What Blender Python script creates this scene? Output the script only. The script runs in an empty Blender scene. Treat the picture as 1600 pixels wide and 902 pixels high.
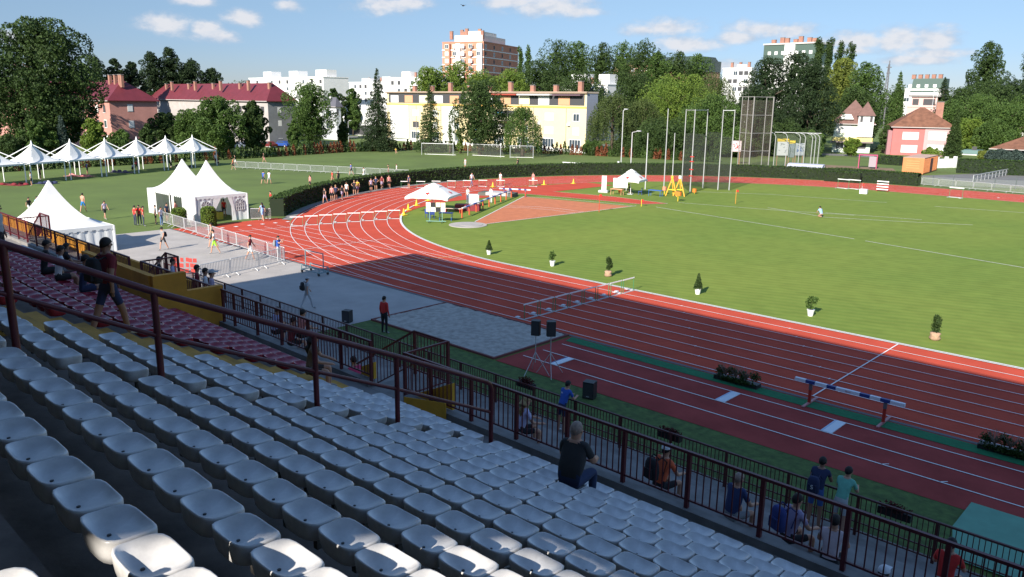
import bpy, bmesh, math, random
import numpy as np
from mathutils import Vector, Matrix
random.seed(7); RNG = np.random.RandomState(11)
SC = bpy.context.scene
COL = SC.collection
# ------------------------------------------------------------------ camera model (surveyed from the lane lines, 1.22 m apart)
CX, CY, CH = 36.0923, -75.5262, 11.0337
YAW, PITCH, ROLL, FPX = -0.754510, 0.231461, 0.013584, 1236.97
def _basis():
    cy, sy, cp, sp = math.cos(YAW), math.sin(YAW), math.cos(PITCH), math.sin(PITCH)
    F = np.array([sy*cp, cy*cp, -sp]); R = np.array([cy, -sy, 0.]); U = np.cross(R, F)
    c, s = math.cos(ROLL), math.sin(ROLL)
    return c*R + s*U, -s*R + c*U, F
RR, UU, FF = _basis(); CC = np.array([CX, CY, CH])
def ray(px, py): return FF + (px-800)/FPX*RR - (py-451)/FPX*UU
def G(px, py, z=0.0):
    d = ray(px, py); t = (z-CH)/d[2]; p = CC + t*d; return (float(p[0]), float(p[1]))
def onY(px, py, Y):
    d = ray(px, py); p = CC + (Y-CY)/d[1]*d; return (float(p[0]), float(p[1]), float(p[2]))
def onX(px, py, X):
    d = ray(px, py); p = CC + (X-CX)/d[0]*d; return (float(p[0]), float(p[1]), float(p[2]))
def proj(P):
    d = np.array(P, float)-CC; z = d@FF
    if z < .05: return (-9999., -9999.)
    return (800+FPX*(d@RR)/z, 451-FPX*(d@UU)/z)
def at_depth(px, D, z=0.0):
    """ground point seen in column px at distance D from the stand"""
    u = (px-800)/FPX
    v = ((z-CH)/D - FF[2] - u*RR[2])/UU[2]
    p = CC + D*(FF+u*RR+v*UU); return (float(p[0]), float(p[1]))
def hgt(x, y, top_py, z0=0.0):
    lo, hi = 0., 90.
    for _ in range(40):
        m = (lo+hi)/2
        if proj((x, y, z0+m))[1] > top_py: lo = m
        else: hi = m
    return lo
def ppm(x, y): return FPX/float((np.array([x, y, 0.])-CC)@FF)
ORD = ['zeroth','first','second','third','fourth','fifth','sixth','seventh','eighth','ninth','tenth','eleventh','twelfth','thirteenth','fourteenth','fifteenth','sixteenth','seventeenth','eighteenth','nineteenth','twentieth']
ORD += ['twenty-'+w for w in ORD[1:10]]+['thirtieth']+['thirty-'+w for w in ORD[1:10]]+['fortieth']+['forty-'+w for w in ORD[1:10]]+['fiftieth']+['fifty-'+w for w in ORD[1:10]]+['sixtieth']+['sixty-'+w for w in ORD[1:10]]
# ------------------------------------------------------------------ materials
MATS = {}
def mat(name, col, rough=.7, noise=0., scale=8., col2=None, bump=0., metal=0., detail=4., coord='Object', spec=None, trans=0.):
    if name in MATS: return MATS[name]
    m = bpy.data.materials.new(name); m.use_nodes = True; nt = m.node_tree; N = nt.nodes; L = nt.links
    b = N['Principled BSDF']; b.inputs['Roughness'].default_value = rough; b.inputs['Metallic'].default_value = metal
    if spec is not None: b.inputs['Specular IOR Level'].default_value = spec
    c = (*col, 1)
    b.inputs['Base Color'].default_value = c
    if noise > 0 or col2 or bump > 0:
        tc = N.new('ShaderNodeTexCoord')
        nz = N.new('ShaderNodeTexNoise'); nz.inputs['Scale'].default_value = scale; nz.inputs['Detail'].default_value = detail; nz.inputs['Roughness'].default_value = .6
        L.new(tc.outputs[coord], nz.inputs['Vector'])
        cr = N.new('ShaderNodeMapRange'); cr.inputs[1].default_value = .3; cr.inputs[2].default_value = .7
        L.new(nz.outputs['Fac'], cr.inputs[0])
        mx = N.new('ShaderNodeMix'); mx.data_type = 'RGBA'
        c2 = col2 if col2 else tuple(max(0, x*(1-noise)) for x in col)
        c1 = col if col2 else tuple(min(1, x*(1+noise*.6)) for x in col)
        mx.inputs[6].default_value = (*c1, 1); mx.inputs[7].default_value = (*c2, 1)
        L.new(cr.outputs[0], mx.inputs[0]); L.new(mx.outputs[2], b.inputs['Base Color'])
        if bump > 0:
            bp = N.new('ShaderNodeBump'); bp.inputs['Strength'].default_value = bump; bp.inputs['Distance'].default_value = .05
            L.new(nz.outputs['Fac'], bp.inputs['Height']); L.new(bp.outputs[0], b.inputs['Normal'])
    if trans > 0:
        tr = N.new('ShaderNodeBsdfTranslucent'); tr.inputs[0].default_value = c
        if noise > 0 or col2: L.new(mx.outputs[2], tr.inputs[0])
        ms = N.new('ShaderNodeMixShader'); ms.inputs[0].default_value = trans
        L.new(b.outputs[0], ms.inputs[1]); L.new(tr.outputs[0], ms.inputs[2])
        L.new(ms.outputs[0], N['Material Output'].inputs['Surface'])
    MATS[name] = m; return m
def leafmat(name, c1, c2, scale=.5):
    if name in MATS: return MATS[name]
    m = bpy.data.materials.new(name); m.use_nodes = True; nt = m.node_tree; N = nt.nodes; L = nt.links
    b = N['Principled BSDF']; b.inputs['Roughness'].default_value = .65; b.inputs['Specular IOR Level'].default_value = .25
    g = N.new('ShaderNodeNewGeometry'); tc = N.new('ShaderNodeTexCoord'); nz = N.new('ShaderNodeTexNoise'); nz.inputs['Scale'].default_value = scale; nz.inputs['Detail'].default_value = 3
    L.new(tc.outputs['Object'], nz.inputs['Vector'])
    ad = N.new('ShaderNodeMath'); ad.operation = 'MULTIPLY_ADD'; ad.inputs[1].default_value = .55
    L.new(g.outputs['Random Per Island'], ad.inputs[0]); 
    mr = N.new('ShaderNodeMapRange'); mr.inputs[1].default_value = .3; mr.inputs[2].default_value = .7; mr.inputs[3].default_value = 0; mr.inputs[4].default_value = .5
    L.new(nz.outputs['Fac'], mr.inputs[0]); L.new(mr.outputs[0], ad.inputs[2])
    mx = N.new('ShaderNodeMix'); mx.data_type = 'RGBA'; mx.inputs[6].default_value = (*c1, 1); mx.inputs[7].default_value = (*c2, 1)
    L.new(ad.outputs[0], mx.inputs[0]); L.new(mx.outputs[2], b.inputs['Base Color'])
    tr = N.new('ShaderNodeBsdfTranslucent'); L.new(mx.outputs[2], tr.inputs[0])
    ms = N.new('ShaderNodeMixShader'); ms.inputs[0].default_value = .28
    L.new(b.outputs[0], ms.inputs[1]); L.new(tr.outputs[0], ms.inputs[2]); L.new(ms.outputs[0], N['Material Output'].inputs['Surface'])
    MATS[name] = m; return m
def netmat(name, col, opacity):
    if name in MATS: return MATS[name]
    m = bpy.data.materials.new(name); m.use_nodes = True; nt = m.node_tree; N = nt.nodes; L = nt.links
    b = N['Principled BSDF']; b.inputs['Base Color'].default_value = (*col, 1); b.inputs['Roughness'].default_value = .9
    t = N.new('ShaderNodeBsdfTransparent'); ms = N.new('ShaderNodeMixShader'); ms.inputs[0].default_value = opacity
    L.new(t.outputs[0], ms.inputs[1]); L.new(b.outputs[0], ms.inputs[2]); L.new(ms.outputs[0], N['Material Output'].inputs['Surface'])
    MATS[name] = m; return m
# ------------------------------------------------------------------ mesh builder
class MB:
    def __init__(s, off=(0, 0, 0)): s.v = []; s.f = []; s.m = []; s.o = Vector(off)
    def add(s, vs, fs, mi=0):
        n = len(s.v); o = s.o
        s.v += [(p[0]-o[0], p[1]-o[1], p[2]-o[2]) for p in vs]; s.f += [tuple(i+n for i in f) for f in fs]; s.m += [mi]*len(fs); return s
    def box(s, c, d, rz=0., mi=0, M=None):
        hx, hy, hz = d[0]/2, d[1]/2, d[2]/2; c_, s_ = math.cos(rz), math.sin(rz); vs = []
        for z in (-hz, hz):
            for x, y in ((-hx, -hy), (hx, -hy), (hx, hy), (-hx, hy)):
                vs.append((c[0]+x*c_-y*s_, c[1]+x*s_+y*c_, c[2]+z))
        if M: vs = [tuple(M@Vector(p)) for p in vs]
        return s.add(vs, [(3, 2, 1, 0), (4, 5, 6, 7), (0, 1, 5, 4), (1, 2, 6, 5), (2, 3, 7, 6), (3, 0, 4, 7)], mi)
    def bb(s, x0, x1, y0, y1, z0, z1, mi=0): return s.box(((x0+x1)/2, (y0+y1)/2, (z0+z1)/2), (x1-x0, y1-y0, z1-z0), 0, mi)
    def bar(s, a, b, w, h, mi=0):
        a = Vector(a); b = Vector(b); d = (b-a).normalized(); up = Vector((0, 0, 1))
        if abs(d.z) > .95: up = Vector((0, 1, 0))
        r = d.cross(up).normalized(); u = r.cross(d).normalized(); vs = []
        for p in (a, b):
            for i, j in ((-1, -1), (1, -1), (1, 1), (-1, 1)): vs.append(tuple(p+r*(i*w/2)+u*(j*h/2)))
        return s.add(vs, [(3, 2, 1, 0), (4, 5, 6, 7), (0, 1, 5, 4), (1, 2, 6, 5), (2, 3, 7, 6), (3, 0, 4, 7)], mi)
    def tube(s, a, b, r, r2=None, n=8, mi=0, caps=True):
        a = Vector(a); b = Vector(b); r2 = r if r2 is None else r2; d = (b-a).normalized(); up = Vector((0, 0, 1)) if abs(d.z) < .95 else Vector((0, 1, 0))
        x = d.cross(up).normalized(); y = x.cross(d).normalized(); vs = []
        for p, q in ((a, r), (b, r2)):
            for i in range(n): t = 2*math.pi*i/n; vs.append(tuple(p+x*(q*math.cos(t))+y*(q*math.sin(t))))
        fs = [(i, (i+1) % n, n+(i+1) % n, n+i) for i in range(n)]
        if caps: fs += [tuple(range(n-1, -1, -1)), tuple(range(n, 2*n))]
        return s.add(vs, fs, mi)
    def path(s, pts, r, n=8, mi=0):
        pts = [Vector(p) for p in pts]; rings = []
        for i, p in enumerate(pts):
            d = (pts[min(i+1, len(pts)-1)]-pts[max(i-1, 0)]).normalized(); up = Vector((0, 0, 1)) if abs(d.z) < .95 else Vector((0, 1, 0))
            x = d.cross(up).normalized(); y = x.cross(d).normalized(); rr = r[i] if isinstance(r, (list, tuple)) else r
            rings.append([tuple(p+x*(rr*math.cos(2*math.pi*k/n))+y*(rr*math.sin(2*math.pi*k/n))) for k in range(n)])
        return s.loft(rings, True, True, mi)
    def loft(s, rings, cap0=False, cap1=False, mi=0, close=True):
        n = len(rings[0]); vs = [p for r in rings for p in r]; fs = []
        for j in range(len(rings)-1):
            for i in range(n if close else n-1):
                k = (i+1) % n; fs.append((j*n+i, j*n+k, (j+1)*n+k, (j+1)*n+i))
        if cap0: fs.append(tuple(range(n-1, -1, -1)))
        if cap1: b = (len(rings)-1)*n; fs.append(tuple(range(b, b+n)))
        return s.add(vs, fs, mi)
    def lathe(s, c, prof, n=16, mi=0, ph=0.):
        rings = [[(c[0]+r*math.cos(ph+2*math.pi*i/n), c[1]+r*math.sin(ph+2*math.pi*i/n), c[2]+z) for i in range(n)] for r, z in prof]
        return s.loft(rings, True, True, mi)
    def ell(s, c, r, n=12, m=8, mi=0, cut=None):
        rings = []
        for j in range(m+1):
            t = -math.pi/2+math.pi*j/m; rr = max(.02, math.cos(t))
            rings.append([(c[0]+r[0]*rr*math.cos(2*math.pi*i/n), c[1]+r[1]*rr*math.sin(2*math.pi*i/n), c[2]+r[2]*math.sin(t)) for i in range(n)])
        return s.loft(rings, True, True, mi)
    def poly(s, pts, z, mi=0):
        a = sum(pts[i][0]*pts[(i+1) % len(pts)][1]-pts[(i+1) % len(pts)][0]*pts[i][1] for i in range(len(pts)))
        if a < 0: pts = pts[::-1]
        return s.add([(p[0], p[1], z) for p in pts], [tuple(range(len(pts)))], mi)
    def prism(s, pts, z0, z1, mi=0):
        a = sum(pts[i][0]*pts[(i+1) % len(pts)][1]-pts[(i+1) % len(pts)][0]*pts[i][1] for i in range(len(pts)))
        if a < 0: pts = pts[::-1]
        n = len(pts); vs = [(p[0], p[1], z0) for p in pts]+[(p[0], p[1], z1) for p in pts]
        return s.add(vs, [tuple(range(n-1, -1, -1)), tuple(range(n, 2*n))]+[(i, (i+1) % n, n+(i+1) % n, n+i) for i in range(n)], mi)
    def wallpoly(s, pts3, t, nrm, mi=0):
        """thick flat polygon (pts3 in 3D) extruded by t along nrm"""
        n = len(pts3); nv = Vector(nrm)*t; vs = [tuple(p) for p in pts3]+[tuple(Vector(p)+nv) for p in pts3]
        return s.add(vs, [tuple(range(n-1, -1, -1)), tuple(range(n, 2*n))]+[(i, (i+1) % n, n+(i+1) % n, n+i) for i in range(n)], mi)
    def line(s, a, b, w, z, mi=0):
        a = Vector((a[0], a[1])); b = Vector((b[0], b[1])); d = (b-a).normalized(); q = Vector((-d.y, d.x))*w/2
        return s.add([(a.x-q.x, a.y-q.y, z), (b.x-q.x, b.y-q.y, z), (b.x+q.x, b.y+q.y, z), (a.x+q.x, a.y+q.y, z)], [(0, 1, 2, 3)], mi)
    def ring(s, r0, r1, a0, a1, z, n=64, mi=0, c=(0, 0)):
        vs = []
        for i in range(n+1):
            t = a0+(a1-a0)*i/n
            for r in (r0, r1): vs.append((c[0]+r*math.cos(t), c[1]+r*math.sin(t), z))
        return s.add(vs, [(2*i, 2*i+1, 2*i+3, 2*i+2) for i in range(n)], mi)
    def mesh(s, name, mats, smooth=False):
        me = bpy.data.meshes.new(name); me.from_pydata(s.v, [], s.f); me.update()
        for m in (mats if isinstance(mats, (list, tuple)) else [mats]): me.materials.append(m)
        if len(set(s.m)) > 1 or (s.m and s.m[0]): me.polygons.foreach_set('material_index', s.m)
        if smooth is True: me.polygons.foreach_set('use_smooth', [True]*len(me.polygons))
        elif smooth:
            me.polygons.foreach_set('use_smooth', [True]*len(me.polygons)); me.set_sharp_from_angle(angle=math.radians(smooth))
        return me
def tag(o, label=None, cat=None, group=None, kind=None):
    if label: o['label'] = label
    if cat: o['category'] = cat
    if group: o['group'] = group
    if kind: o['kind'] = kind
    return o
def obj(name, mb, mats, parent=None, smooth=False, loc=None, rz=0.):
    me = mb if isinstance(mb, bpy.types.Mesh) else mb.mesh(name, mats, smooth)
    o = bpy.data.objects.new(name, me); COL.objects.link(o)
    if parent: o.parent = parent
    if loc: o.location = loc
    if rz: o.rotation_euler = (0, 0, rz)
    return o
def thing(name, label, cat, loc=(0, 0, 0), rz=0., group=None):
    o = bpy.data.objects.new(name, None); COL.objects.link(o); o.location = loc; o.rotation_euler = (0, 0, rz); o.empty_display_size = .1
    return tag(o, label, cat, group)
def copy_tree(o, loc=None, rz=None, label=None, parent=None, group=None, scale=None):
    c = o.copy(); COL.objects.link(c); c.parent = parent
    if loc is not None: c.location = loc
    if rz is not None: c.rotation_euler = (0, 0, rz)
    if label: c['label'] = label
    if group: c['group'] = group
    if scale: c.scale = scale if isinstance(scale, (tuple, list)) else (scale,)*3
    for ch in list(o.children): copy_tree(ch, parent=c)
    return c
def struct(name, mb, mats, kind='structure', smooth=False):
    return tag(obj(name, mb, mats, smooth=smooth), kind=kind)
# palette -----------------------------------------------------------
grass_a = mat('grass_infield', (.198, .245, .050), .95, noise=.14, scale=.8, bump=.3, detail=8, spec=.1)
grass_b = mat('grass_outer', (.078, .140, .030), .9, noise=.35, scale=.25, detail=8)
grass_s = mat('grass_strip', (.075, .13, .028), .95, noise=.5, scale=3, detail=8, bump=.5)
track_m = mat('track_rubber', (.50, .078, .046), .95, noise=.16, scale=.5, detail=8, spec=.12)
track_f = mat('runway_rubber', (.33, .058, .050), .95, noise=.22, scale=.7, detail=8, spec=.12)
clay = mat('clay', (.50, .165, .070), .9, noise=.18, scale=1.2, detail=8)
line_m = mat('line_white', (.80, .78, .76), .7, noise=.1, scale=3)
conc = mat('plaza_concrete', (.40, .37, .34), .85, noise=.16, scale=.6, detail=10)
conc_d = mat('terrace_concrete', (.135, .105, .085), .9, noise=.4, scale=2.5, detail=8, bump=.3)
conc_w = mat('wall_concrete', (.23, .22, .21), .9, noise=.3, scale=2, detail=8)
asph = mat('asphalt', (.16, .16, .155), .9, noise=.2, scale=.5)
sand_m = mat('sand', (.50, .46, .40), .95, col2=(.28, .255, .22), scale=3.4, bump=1.0, detail=10)  # darker second tone stands for shade in the dents
maroon = mat('maroon_paint', (.115, .016, .022), .42, noise=.25, scale=6)
maroon2 = mat('fence_maroon', (.085, .020, .018), .5, noise=.2, scale=6)
yellow_w = mat('mustard_paint', (.66, .29, .03), .8, noise=.22, scale=1.3, detail=8)
yellow_s = mat('stair_mustard', (.52, .28, .05), .9, noise=.4, scale=1.2, detail=8)
white_p = mat('white_plastic', (.65, .64, .63), .32, noise=.26, scale=5, detail=6)
red_p = mat('maroon_plastic', (.34, .030, .052), .2, noise=.25, scale=5)
black_m = mat('black_plastic', (.018, .018, .02), .5)
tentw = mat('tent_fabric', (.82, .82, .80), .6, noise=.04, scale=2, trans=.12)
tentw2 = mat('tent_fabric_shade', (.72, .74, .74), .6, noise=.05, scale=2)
galv = mat('galvanised', (.55, .56, .57), .45, noise=.1, metal=.3)
white_m = mat('white_paint', (.80, .80, .80), .45)
blue_m = mat('blue_paint', (.02, .05, .22), .45)
redp = mat('red_paint', (.45, .03, .02), .5)
orange_m = mat('orange_paint', (.75, .20, .03), .5)
yel_m = mat('yellow_plastic', (.80, .55, .03), .5)
green_turf = mat('green_turf', (.010, .16, .06), .95, noise=.2, scale=3)
mint_m = mat('mint_surface', (.13, .33, .23), .8, noise=.1, scale=2)
bark = mat('bark', (.10, .075, .055), .95, noise=.4, scale=3)
glass = mat('window_glass', (.05, .07, .09), .15, spec=.8)
# ------------------------------------------------------------------ ground and track
R0 = 36.5; LW = 1.22; XS = 84.39; RO = R0+8*LW; PI = math.pi
b = MB(); b.add([(-2500, -1500, 0), (1500, -1500, 0), (1500, 2500, 0), (-2500, 2500, 0)], [(0, 1, 2, 3)])
struct('ground', b, mat('ground_grass', (.100, .150, .026), .95, noise=.25, scale=.12, detail=8))
# infield
inf = [(R0*math.cos(t), R0*math.sin(t)) for t in np.linspace(PI/2, 3*PI/2, 72)]+[(XS, -R0), (XS+20, -30), (XS+20, 30), (XS, R0)]
def grass_stripes():
    m = grass_a; nt = m.node_tree; N = nt.nodes; L = nt.links; b = N['Principled BSDF']
    tc = N.new('ShaderNodeTexCoord'); mp = N.new('ShaderNodeMapping'); mp.inputs['Rotation'].default_value[2] = math.radians(-108)
    w = N.new('ShaderNodeTexWave'); w.inputs['Scale'].default_value = .42; w.inputs['Distortion'].default_value = 2.6; w.inputs['Detail'].default_value = 2; w.inputs['Detail Scale'].default_value = .5
    L.new(tc.outputs['Object'], mp.inputs[0]); L.new(mp.outputs[0], w.inputs['Vector'])
    src = b.inputs['Base Color'].links[0].from_socket
    n2 = N.new('ShaderNodeTexNoise'); n2.inputs['Scale'].default_value = .06; n2.inputs['Detail'].default_value = 6; L.new(tc.outputs['Object'], n2.inputs['Vector'])
    mx = N.new('ShaderNodeMix'); mx.data_type = 'RGBA'; mx.blend_type = 'MULTIPLY'; mr = N.new('ShaderNodeMapRange'); mr.inputs[3].default_value = 0; mr.inputs[4].default_value = .40
    L.new(w.outputs['Fac'], mr.inputs[0]); L.new(mr.outputs[0], mx.inputs[0]); L.new(src, mx.inputs[6]); mx.inputs[7].default_value = (.62, .8, .7, 1)
    m2 = N.new('ShaderNodeMix'); m2.data_type = 'RGBA'; m2.blend_type = 'MULTIPLY'; mr2 = N.new('ShaderNodeMapRange'); mr2.inputs[1].default_value = .35; mr2.inputs[2].default_value = .65; mr2.inputs[3].default_value = 0; mr2.inputs[4].default_value = 1
    L.new(n2.outputs['Fac'], mr2.inputs[0]); L.new(mr2.outputs[0], m2.inputs[0]); L.new(mx.outputs[2], m2.inputs[6]); m2.inputs[7].default_value = (.80, .90, .88, 1)
    L.new(m2.outputs[2], b.inputs['Base Color'])
grass_stripes()
struct('infield_lawn', MB().poly(inf, .008), grass_a)
# left lawn beyond the hedge is the ground sheet; track band
b = MB()
b.ring(R0, RO+.28, PI/2, 3*PI/2, .016, 120)
b.add([(0, -RO-.28, .016), (XS+60, -RO-.28, .016), (XS+60, -R0, .016), (0, -R0, .016)], [(0, 1, 2, 3)])
b.add([(0, R0, .016), (XS+60, R0, .016), (XS+60, RO+.28, .016), (0, RO+.28, .016)], [(0, 1, 2, 3)])
struct('running_track', b, track_m)
chute = [(-31.3, -RO-.28), (0, -RO-.28), (0, -R0-.02), (-6, -R0-.05), (-31.3, -R0)]
struct('start_straight', MB().poly(chute, .024), track_m)
ap = [(-25.85, -25.51), (-28.26, -21.56), (-29.4, -18.79), (-30.16, -15.76), (-30.07, -13.37), (-30.18, -9.65), (-30.66, -5.09), (-30.22, -3.49), (-18.43, -1.55), (-14.3, -.95), (-12.6, 1.9), (-20.62, 2.67), (-29.05, 1.23), (-28.95, 13.75), (-33.8, 13.8), (-36.4, 0)]
ap += [(R0*math.cos(t), R0*math.sin(t)) for t in np.linspace(PI+.02, PI+.79, 14)]
struct('approach_apron', MB().poly(ap, .032), track_m)
# white lines --------------------------------------------------------
b = MB()
for k in range(9):
    r = R0+k*LW; w = .05
    if k == 0:
        b.ring(r-.03, r+.05, PI+.02, 3*PI/2, .05, 90); b.line((0, -r), (XS+60, -r), .09, .05)
        b.ring(r-.03, r+.05, PI/2, PI-.25, .05, 60); b.line((0, r), (XS+60, r), .09, .05)
        for i in range(12):
            a = PI-.02-i*.02; b.ring(r-.03, r+.05, a-.012, a, .05, 2)
    else:
        b.ring(r-w/2, r+w/2, PI/2, 3*PI/2, .05, 110); b.line((0, -r), (XS+60, -r), w, .05); b.line((0, r), (XS+60, r), w, .05)
        if k < 8: b.line((-27.2, -r), (0, -r), w, .046)
b.line((-27.2, -RO), (0, -RO), w, .046)
b.line((24.75, -RO), (24.75, -R0), .06, .055)
b.line((-26.57, -RO+.2), (-25.2, -R0+.6), .06, .055); b.line((-15.44, -RO), (-15.15, -R0+.7), .06, .055)
for i in range(8): b.line((-29.3+.1*i, -RO+.6+i*LW), (-28.9+.1*i, -RO+.6+i*LW), .3, .055)
for i in range(7):
    for x0 in (3.2, 13.6, 19.9, 33.):
        b.line((x0+i*.9, -R0-(i+1)*LW-.08), (x0+i*.9, -R0-(i+1)*LW+.08), .05, .054)
for i in range(9):
    b.line((12+i*7.8, R0+3), (12.25+i*7.8, R0+3), .5, .054)
struct('lane_lines', b, line_m)
b = MB(); b.line((-8.45, -44.6), (-5.4, -R0), .06, .056)
struct('relay_line', b, mat('line_yellow', (.75, .6, .2), .7))
# inner kerb
b = MB()
b.ring(R0-.14, R0-.03, PI+.02, 3*PI/2, .07, 90); b.line((0, -R0+.09), (XS+60, -R0+.09), .11, .07)
struct('track_kerb', b, mat('kerb_metal', (.72, .72, .73), .5))
# clay landing sector, circle
sec = [(-17.13, -24.14), (-15.4, -24.3), (-13.2, -3.9), (-27.6, -5.3)]
struct('throwing_sector', MB().poly([sec[0], sec[1], (-14.0, -3.3), (-27.9, -5.6)], .024), clay)
b = MB(); b.line(sec[0], (-27.9, -5.6), .09, .04); b.line(sec[1], (-13.8, -2.6), .09, .04)
def arc(pts, w, z, bb):
    for i in range(len(pts)-1): bb.line(pts[i], pts[i+1], w, z)
arc([(-22.9, -14.9), (-20.5, -13.0), (-17.8, -12.3), (-14.6, -12.3)], .07, .04, b)
arc([(-23.3, -13.6), (-20.5, -11.5), (-17.8, -10.9), (-14.4, -11.0)], .07, .04, b)
arc([(-27.9, -5.6), (-23.5, -4.2), (-18.4, -3.3), (-14.0, -2.9)], .10, .04, b)
for seg in ([(-11.81, -1.69), (2.73, -4.78), (11.54, -6.78)], [(12.56, -7.08), (24.75, -10.25), (60, -19.5)], [(-12.35, 3.75), (-2.45, 5.89), (5.8, 8.54)],
            [(-9.43, 20.24), (4.11, 23.01)], [(-3.21, 7.45), (4.33, 4.75)], [(4.33, 4.75), (11, 7.7), (16.36, 10.54)], [(2.92, 8.19), (11.75, 10.46)], [(9.21, 23.54), (17.75, 25.2), (30, 27)], [(-16.95, 15.78), (-9.43, 20.24)]):
    arc(seg, .08, .03, b)
struct('field_lines', b, line_m)
arcs = MB(); arc([(-30.66, -5.09), (-30.22, -3.49), (-18.43, -1.55), (-14.3, -.95), (-12.6, 1.9), (-20.62, 2.67), (-29.05, 1.23)], .06, .045, arcs)
struct('approach_lines', arcs, line_m)
b = MB(); b.lathe((-16.1, -26.0, 0), [(1.75, .0), (1.75, .05), (1.7, .06)], 40); b.lathe((-15.9, -25.8, .06), [(1.07, 0), (1.07, .03), (1.02, .03)], 32)
struct('throwing_circle', b, conc)
# plaza, sand pit, runway --------------------------------------------
struct('plaza', MB().poly([(-31.6, -55.3), (3.9, -55.3), (3.9, -RO-.45), (-31.6, -RO-.45)], .012), conc)
b = MB(); b.bb(-31.6, 100, -RO-.45, -RO-.28, .0, .03)
struct('track_border', b, mat('border_grey', (.12, .12, .125), .8))
b = MB(); b.bb(4.0, 12.9, -51.9, -46.78, .0, .03)
pit = thing('sand_pit', 'long jump pit filled with raked grey sand between plaza and red runway', 'sand pit', (8.4, -49.3, 0))
n = 60; vs = []; fs = []
for i in range(n+1):
    for j in range(40):
        vs.append((-4.35+8.7*i/n, -2.5+5.0*j/39, .04+RNG.rand()*.035+.02*math.sin(i*.7)*math.cos(j*.5)))
for i in range(n):
    for j in range(39): a = i*40+j; fs.append((a, a+40, a+41, a+1))
obj('sand', MB().add(vs, fs), sand_m, pit, smooth=True)
rim = MB()
for (x0, x1, y0, y1) in ((-4.45, 4.45, -2.6, -2.5), (-4.45, 4.45, 2.5, 2.6), (-4.45, -4.35, -2.5, 2.5), (4.35, 4.45, -2.5, 2.5)): rim.bb(x0, x1, y0, y1, 0, .09)
obj('border', rim, mat('pit_border', (.17, .05, .045), .8), pit)
struct('strip_grass', MB().poly([(4.0, -55.2), (31.9, -55.2), (31.6, -51.9), (4.0, -52.05)], .012), grass_s)
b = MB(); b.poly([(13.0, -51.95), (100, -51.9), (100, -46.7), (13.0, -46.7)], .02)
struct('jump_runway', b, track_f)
b = MB()
for y, x0 in ((-48.03, 13.5), (-49.36, 13.5), (-50.6, 13.4)): b.line((x0, y), (100, y), .055, .036)
for x in (28.8, 30.5): b.line((x, -50.6), (x+.18, -50.42), .04, .036)
struct('runway_lines', b, line_m)
struct('turf_strip', MB().poly([(13.1, -46.8), (100, -46.8), (100, -47.52), (13.3, -47.52)], .034), green_turf)
for (x, y0, y1, lb) in ((15.0, -50.6, -49.38, 'white and blue take-off board nearest the sand pit'), (22.3, -49.34, -48.05, 'middle white take-off board across the red runway'), (26.4, -49.34, -48.05, 'white take-off board nearest the hurdle with blue stripes')):
    t = thing('takeoff_board', lb, 'take-off board', (x, (y0+y1)/2, .02), 0, 'take-off boards on the runway')
    h = (y1-y0)/2
    obj('board', MB().bb(0, .32, -h, h, 0, .03), mat('board_white', (.68, .74, .80), .5), t); obj('indicator_strip', MB().bb(-.07, -.005, -h, h, 0, .032), blue_m if x < 20 else mat('strip_pale', (.45, .55, .7), .5), t)
mt = MB(); mt.poly([(32.0, -54.9), (31.55, -53.2), (31.55, -51.35), (100, -51.2), (100, -54.9)], .045)
struct('mint_court', mt, mint_m)
# far right: paved area behind the track, dirt
struct('far_pavement', MB().poly([(-6, 66), (1.5, 84), (14, 86), (40, 90), (60, 60), (14, 58)], .01), asph)
struct('far_road', MB().poly([(-260, 30), (-80, 100), (-20, 112), (80, 110), (80, 118), (-20, 120), (-84, 108), (-264, 40)], .01), asph)
struct('dirt_patch', MB().poly([(-20, 62), (-14, 60), (-9, 68), (-14, 80), (-28, 78)], .01), mat('dirt', (.22, .15, .09), .95, noise=.3, scale=.5))
# ------------------------------------------------------------------ grandstand
PX_, DY_, DZ_ = .45589, .74727, .34612
YR = lambda k: -74.2+k*DY_
ZR = lambda k: 8.6836-k*DZ_
TR = lambda k: ZR(k)-.40
WZ = 3.95
gs = thing('grandstand', 'roofed concrete grandstand with stepped terraces, mustard stairs and parapets', 'grandstand', (20, -66, 0))
o = (20, -66, 0)
b = MB(o)
AX0, AX1 = 20.98, 23.06
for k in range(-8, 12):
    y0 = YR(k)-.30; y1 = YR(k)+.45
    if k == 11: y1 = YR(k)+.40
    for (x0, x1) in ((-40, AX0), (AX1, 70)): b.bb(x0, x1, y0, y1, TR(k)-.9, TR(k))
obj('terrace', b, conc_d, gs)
b = MB(o)
for k in range(-8, 12):
    y0 = YR(k)-.30
    b.bb(AX0, AX1, y0, y0+.37, TR(k)-.8, TR(k)+.313); b.bb(AX0, AX1, y0+.37, y0+.747, TR(k)-.85, TR(k)+.14)
obj('stair_flight', b, yellow_s, gs)
b = MB(o); yf = YR(11)+.40
b.bb(-40, 70, yf, -64.2, WZ-.3, WZ)
b.bb(-40, 5.5, -64.2, -64.0, 2.0, 4.1); b.bb(6.6, 20.5, -64.2, -64.0, 2.0, 4.1); b.bb(21.9, 70, -64.2, -64.0, 2.0, 4.1)
for x0, x1 in ((20.5, 21.9), (5.5, 6.6), (-9.4, -8.1)): b.bb(x0, x1, -64.2, -62.7, 3.6, WZ+.003)
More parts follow.
